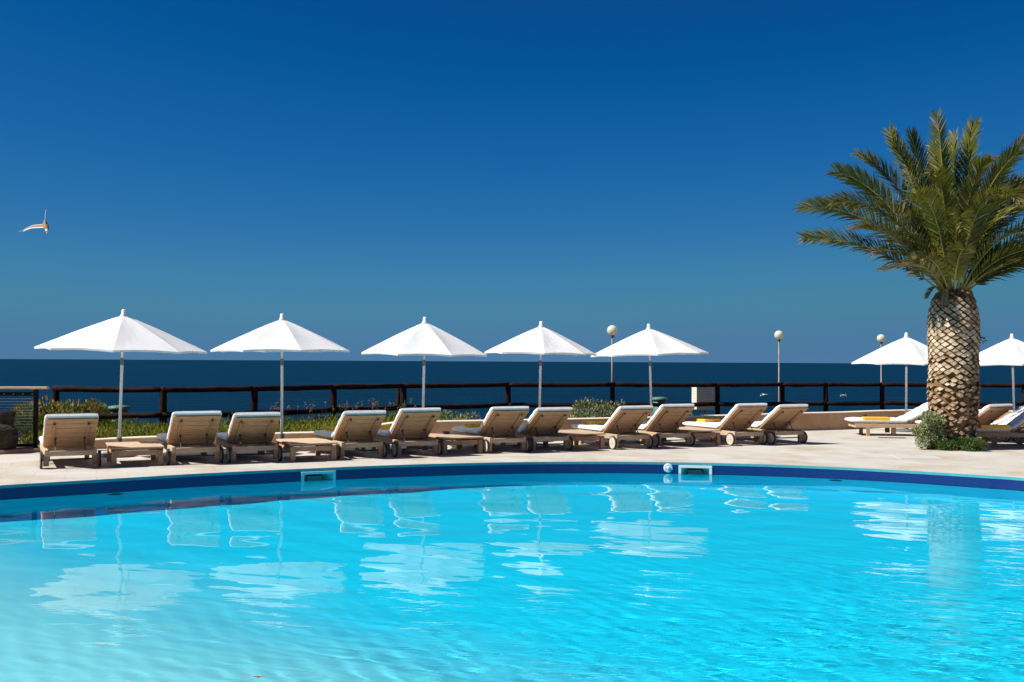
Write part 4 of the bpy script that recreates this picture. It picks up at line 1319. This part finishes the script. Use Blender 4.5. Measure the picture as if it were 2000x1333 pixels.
# ------------------------------------------------------------------ skimmers and return fitting
for (p, tg, nn), lab in zip(skim, ('white pool skimmer opening in shade, left of centre in the pool wall', 'bright white pool skimmer opening at right in the pool wall')):
    root = empty('pool_skimmer', (p.x, p.y, WZ))
    ang = math.atan2(tg.y, tg.x)
    root.rotation_euler = (0, 0, ang)
    # local x along the wall, local -y into the pool
    hw, hh = SK_W / 2, 0.165
    zt = 0.148
    fr = MB(); b = 0.045
    for cx, cz, sx, sz in ((0, zt - b / 2, 2 * hw, b), (0, zt - 2 * hh + b / 2, 2 * hw, b), (-hw + b / 2, zt - hh, b, 2 * hh - 2 * b), (hw - b / 2, zt - hh, b, 2 * hh - 2 * b)):
        fr.box((cx, -0.008, cz), (sx, 0.03, sz))
    fr.build('skimmer_frame', M['plastic_white'], root, 0.003)
    ht = MB()
    w0, w1, d = hw - b, 0.13, 0.26
    z0, z1 = zt - b, zt - 2 * hh + b
    vs = [(-w0, 0.006, z0), (w0, 0.006, z0), (w0, 0.006, z1), (-w0, 0.006, z1), (-w1, d, z0 - 0.005), (w1, d, z0 - 0.005), (w1, d, z1 + 0.01), (-w1, d, z1 + 0.01)]
    ht.add(vs, [(0, 1, 5, 4), (1, 2, 6, 5), (2, 3, 7, 6), (3, 0, 4, 7)])
    ht.build('throat', M['plastic_white'], root)
    fl = MB(); fl.box((0, d - 0.03, -0.02), (2 * w1 - 0.01, 0.012, 0.13), Matrix.Rotation(R(12), 3, 'X')); fl.build('weir_flap', M['plastic_white'], root, 0.003)
    bkb = MB(); bkb.box((0, d + 0.02, (z0 + z1) / 2), (2 * w1 + 0.02, 0.02, z0 - z1 + 0.02)); bkb.build('dark_chamber', M['iron'], root)
    tag(root, lab, 'skimmer', 'skimmer openings in the pool wall')
p, tg, nn = on_edge(1305.5)
root = empty('return_jet', (p.x, p.y, -0.105)); root.rotation_euler = (0, 0, math.atan2(tg.y, tg.x))
b_ = MB(); vs = []
b_.lathe([(0.082, 0.0), (0.082, 0.012), (0.07, 0.02), (0.045, 0.022), (0.042, 0.012), (0.001, 0.012)], 28)
o = b_.build('jet_flange', M['plastic_white'], root); o.rotation_euler = (R(90), 0, 0)
b_ = MB(); b_.lathe([(0.036, 0.0), (0.034, 0.018), (0.02, 0.03), (0.012, 0.031), (0.012, 0.02), (0.001, 0.02)], 18)
o = b_.build('eyeball', M['plastic_white'], root); o.rotation_euler = (R(90), 0, 0); o.location = (0.004, -0.012, 0)
b_ = MB(); b_.box((0.04, -0.022, -0.035), (0.012, 0.004, 0.075), Matrix.Rotation(R(-40), 3, 'Y')); b_.build('slot', M['fitting'], root)
tag(root, 'round white return fitting on the tiled pool wall beside the bright skimmer', 'pool fitting')
for px, lab in ((229, 'dark round underwater fitting in the pool wall at far left'), (1632, 'dark round underwater fitting in the pool wall at right')):
    p, tg, nn = on_edge(px)
    b_ = MB(); b_.lathe([(0.11, 0.0), (0.11, 0.01), (0.09, 0.018), (0.001, 0.02)], 24)
    o = b_.build('underwater_fitting', M['fitting']); o.location = (p.x, p.y, WZ - 0.27); o.rotation_euler = (R(90), 0, math.atan2(tg.y, tg.x))
    tag(o, lab, 'pool fitting', 'underwater fittings')
q = at(1790, 893, 0)
b_ = MB(); b_.box((0, 0, 0.002), (0.80, 0.72, 0.010)); b_.box((0, 0.30, 0.0085), (0.12, 0.03, 0.003))
o = b_.build('access_cover', mat('cover_stone', (0.42, 0.41, 0.37), 0.8, (0.45, 0.44, 0.405), 4), bevel=0.002)
o.location = (q.x, q.y, 0); o.rotation_euler = (0, 0, R(-6))
tag(o, 'flat pale rectangular access cover set in the paving before the palm', 'access cover')
# floating leaves
for k, (px, py, s_, lab) in enumerate(((506, 1323, 0.10, 'brown leaf floating near the bottom edge of the picture'), (785, 1204, 0.06, 'small dark leaf floating in mid pool, left of centre'), (1455, 1109, 0.07, 'small tan leaf floating in mid pool at right'))):
    q = at(px, py, WZ + 0.004)
    b_ = MB(); b_.add([(-s_ / 2, 0, 0.006), (0, -s_ * 0.18, 0.0), (s_ / 2, 0, 0.008), (0, s_ * 0.18, 0.002), (0, 0, -0.001)], [(0, 1, 4), (1, 2, 4), (2, 3, 4), (3, 0, 4)])
    o = b_.build('floating_leaf', M['dead_leaf']); o.location = (q.x, q.y, WZ + 0.004); o.rotation_euler = (0, 0, k * 1.1)
    tag(o, lab, 'leaf', 'leaves floating on the pool')

# ------------------------------------------------------------------ gull
GD = 22.0
def gz(zx, zy, dd=0.0):     # enlarged-crop coordinates -> point in the air
    return far(20 + zx / 16.66, 390 + zy / 16.66, GD + dd)
g0 = gz(1140, 840)
gull = empty('gull', tuple(g0))
tag(gull, 'white gull with black wing tips gliding in the blue sky at left', 'bird')
def loft(mb, secs, mi_f=None):
    m_ = len(secs[0])
    vs = [q for s in secs for q in s]
    for i in range(len(secs) - 1):
        mb_fs = [(i * m_ + k, i * m_ + (k + 1) % m_, (i + 1) * m_ + (k + 1) % m_, (i + 1) * m_ + k) for k in range(m_)]
        yield i, mb_fs, vs
bd = MB()
ax = [(gz(1120, 690, 0.16) - g0, 0.012), (gz(1128, 740, 0.10) - g0, 0.032), (gz(1140, 820, 0.02) - g0, 0.055), (gz(1165, 900, -0.06) - g0, 0.055), (gz(1185, 960, -0.12) - g0, 0.042), (gz(1195, 1000, -0.15) - g0, 0.036), (gz(1200, 1045, -0.18) - g0, 0.032), (gz(1203, 1075, -0.19) - g0, 0.014)]
bd.tube([a for a, r_ in ax[:6]], [r_ for a, r_ in ax[:6]], 12, 2)
bd.tube([a for a, r_ in ax[5:]], [r_ for a, r_ in ax[5:]], 12, 0)
def wing(pts, chords, cdir, tipfrom):
    secs = []
    for p, c in zip(pts, chords):
        th = c * 0.07
        cd = cdir.normalized()
        up = Vector((0, 0, 1)) if abs(cd.z) < 0.7 else Vector((-1, 0, 0))
        secs.append([p + cd * c * 0.5, p + cd * c * 0.36 + up * th, p - cd * c * 0.30 + up * th * 0.7, p - cd * c * 0.5, p - cd * c * 0.30 - up * th * 0.1, p + cd * c * 0.36 - up * th * 0.2])
    vs = [q for s in secs for q in s]
    for i in range(len(secs) - 1):
        for k in range(6):
            bd.add(secs[i] + secs[i + 1], [(k, (k + 1) % 6, 6 + (k + 1) % 6, 6 + k)], 1 if i >= tipfrom else (2 if k in (1, 4) else 0))
    bd.add(secs[-1], [(0, 1, 2, 3, 4, 5)], 1)
    bd.add(secs[0], [(5, 4, 3, 2, 1, 0)], 0)
lw = [(1130, 860, 0), (900, 870, 0.02), (690, 890, 0.03), (560, 945, 0.06), (440, 1000, 0.09), (360, 1020, 0.10), (280, 1035, 0.12)]
wing([gz(*q) - g0 for q in lw], [0.15, 0.145, 0.135, 0.12, 0.10, 0.085, 0.04], Vector((0.05, -0.75, -0.62)), 4)
rw = [(1140, 790, 0), (1125, 690, 0.05), (1135, 560, 0.10), (1145, 440, 0.14), (1160, 330, 0.18), (1172, 270, 0.20), (1185, 210, 0.22)]
wing([gz(*q) - g0 for q in rw], [0.15, 0.14, 0.13, 0.12, 0.10, 0.08, 0.03], Vector((0.45, -0.85, -0.1)), 4)
bd.build('gull_body', [M['feather'], M['feather_black'], M['feather_shade']], gull)
b_ = MB(); h_ = gz(1203, 1075, -0.19) - g0; b_.tube([h_, h_ + Vector((0.006, -0.03, -0.016)), h_ + Vector((0.008, -0.05, -0.028))], [0.012, 0.008, 0.003], 8); b_.build('beak', M['beak'], gull)

# ------------------------------------------------------------------ boats far out
def boat(px, py, L_, rz, lab, cabin=True):
    q = at(px, py, -21.9)
    root = empty('motor_boat', (q.x, q.y, -22.0), rz)
    hb = MB()
    secs = []
    for t, w_, z0, z1 in ((0, 0.32, 0.0, 0.62), (0.3, 0.36, -0.05, 0.62), (0.65, 0.34, 0.0, 0.75), (0.88, 0.18, 0.15, 0.92), (1.0, 0.01, 0.5, 1.0)):
        x = (t - 0.5) * L_; w_ *= L_ * 0.55
        h = L_ / 4.5
        secs.append([Vector((x, -w_ * 0.6, z0 * h)), Vector((x, -w_, z1 * h)), Vector((x, w_, z1 * h)), Vector((x, w_ * 0.6, z0 * h))])
    for i in range(4): hb.add(secs[i] + secs[i + 1], [(k, (k + 1) % 4, 4 + (k + 1) % 4, 4 + k) for k in range(4)])
    hb.add(secs[0], [(3, 2, 1, 0)])
    hb.build('hull', M['boat_white'], root)
    h = L_ / 4.5
    cb = MB(); cb.box((-0.02 * L_, 0, 0.95 * h), (0.30 * L_, 0.24 * L_, 0.7 * h)); cb.build('cabin', M['boat_white'], root, 0.05)
    wb_ = MB(); wb_.box((0.15 * L_, 0, 1.05 * h), (0.05 * L_, 0.2 * L_, 0.3 * h)); wb_.build('windscreen', M['boat_glass'], root)
    mb_ = MB(); mb_.tube([(-0.3 * L_, 0, 0.5 * h), (-0.3 * L_, 0, 2.0 * h)], 0.05, 6); mb_.tube([(0.38 * L_, 0, 0.7 * h), (0.38 * L_, 0, 1.7 * h)], 0.05, 6); mb_.build('mast', M['boat_white'], root)
    tag(root, lab, 'boat', 'small white boats on the sea')
boat(1492.5, 773.5, 5.2, R(8), 'small white boat on the sea seen through the fence, left of the second globe lamp')
boat(1647.5, 775.5, 5.8, R(200), 'small white boat on the sea seen through the fence, between third lamp and palm', True)
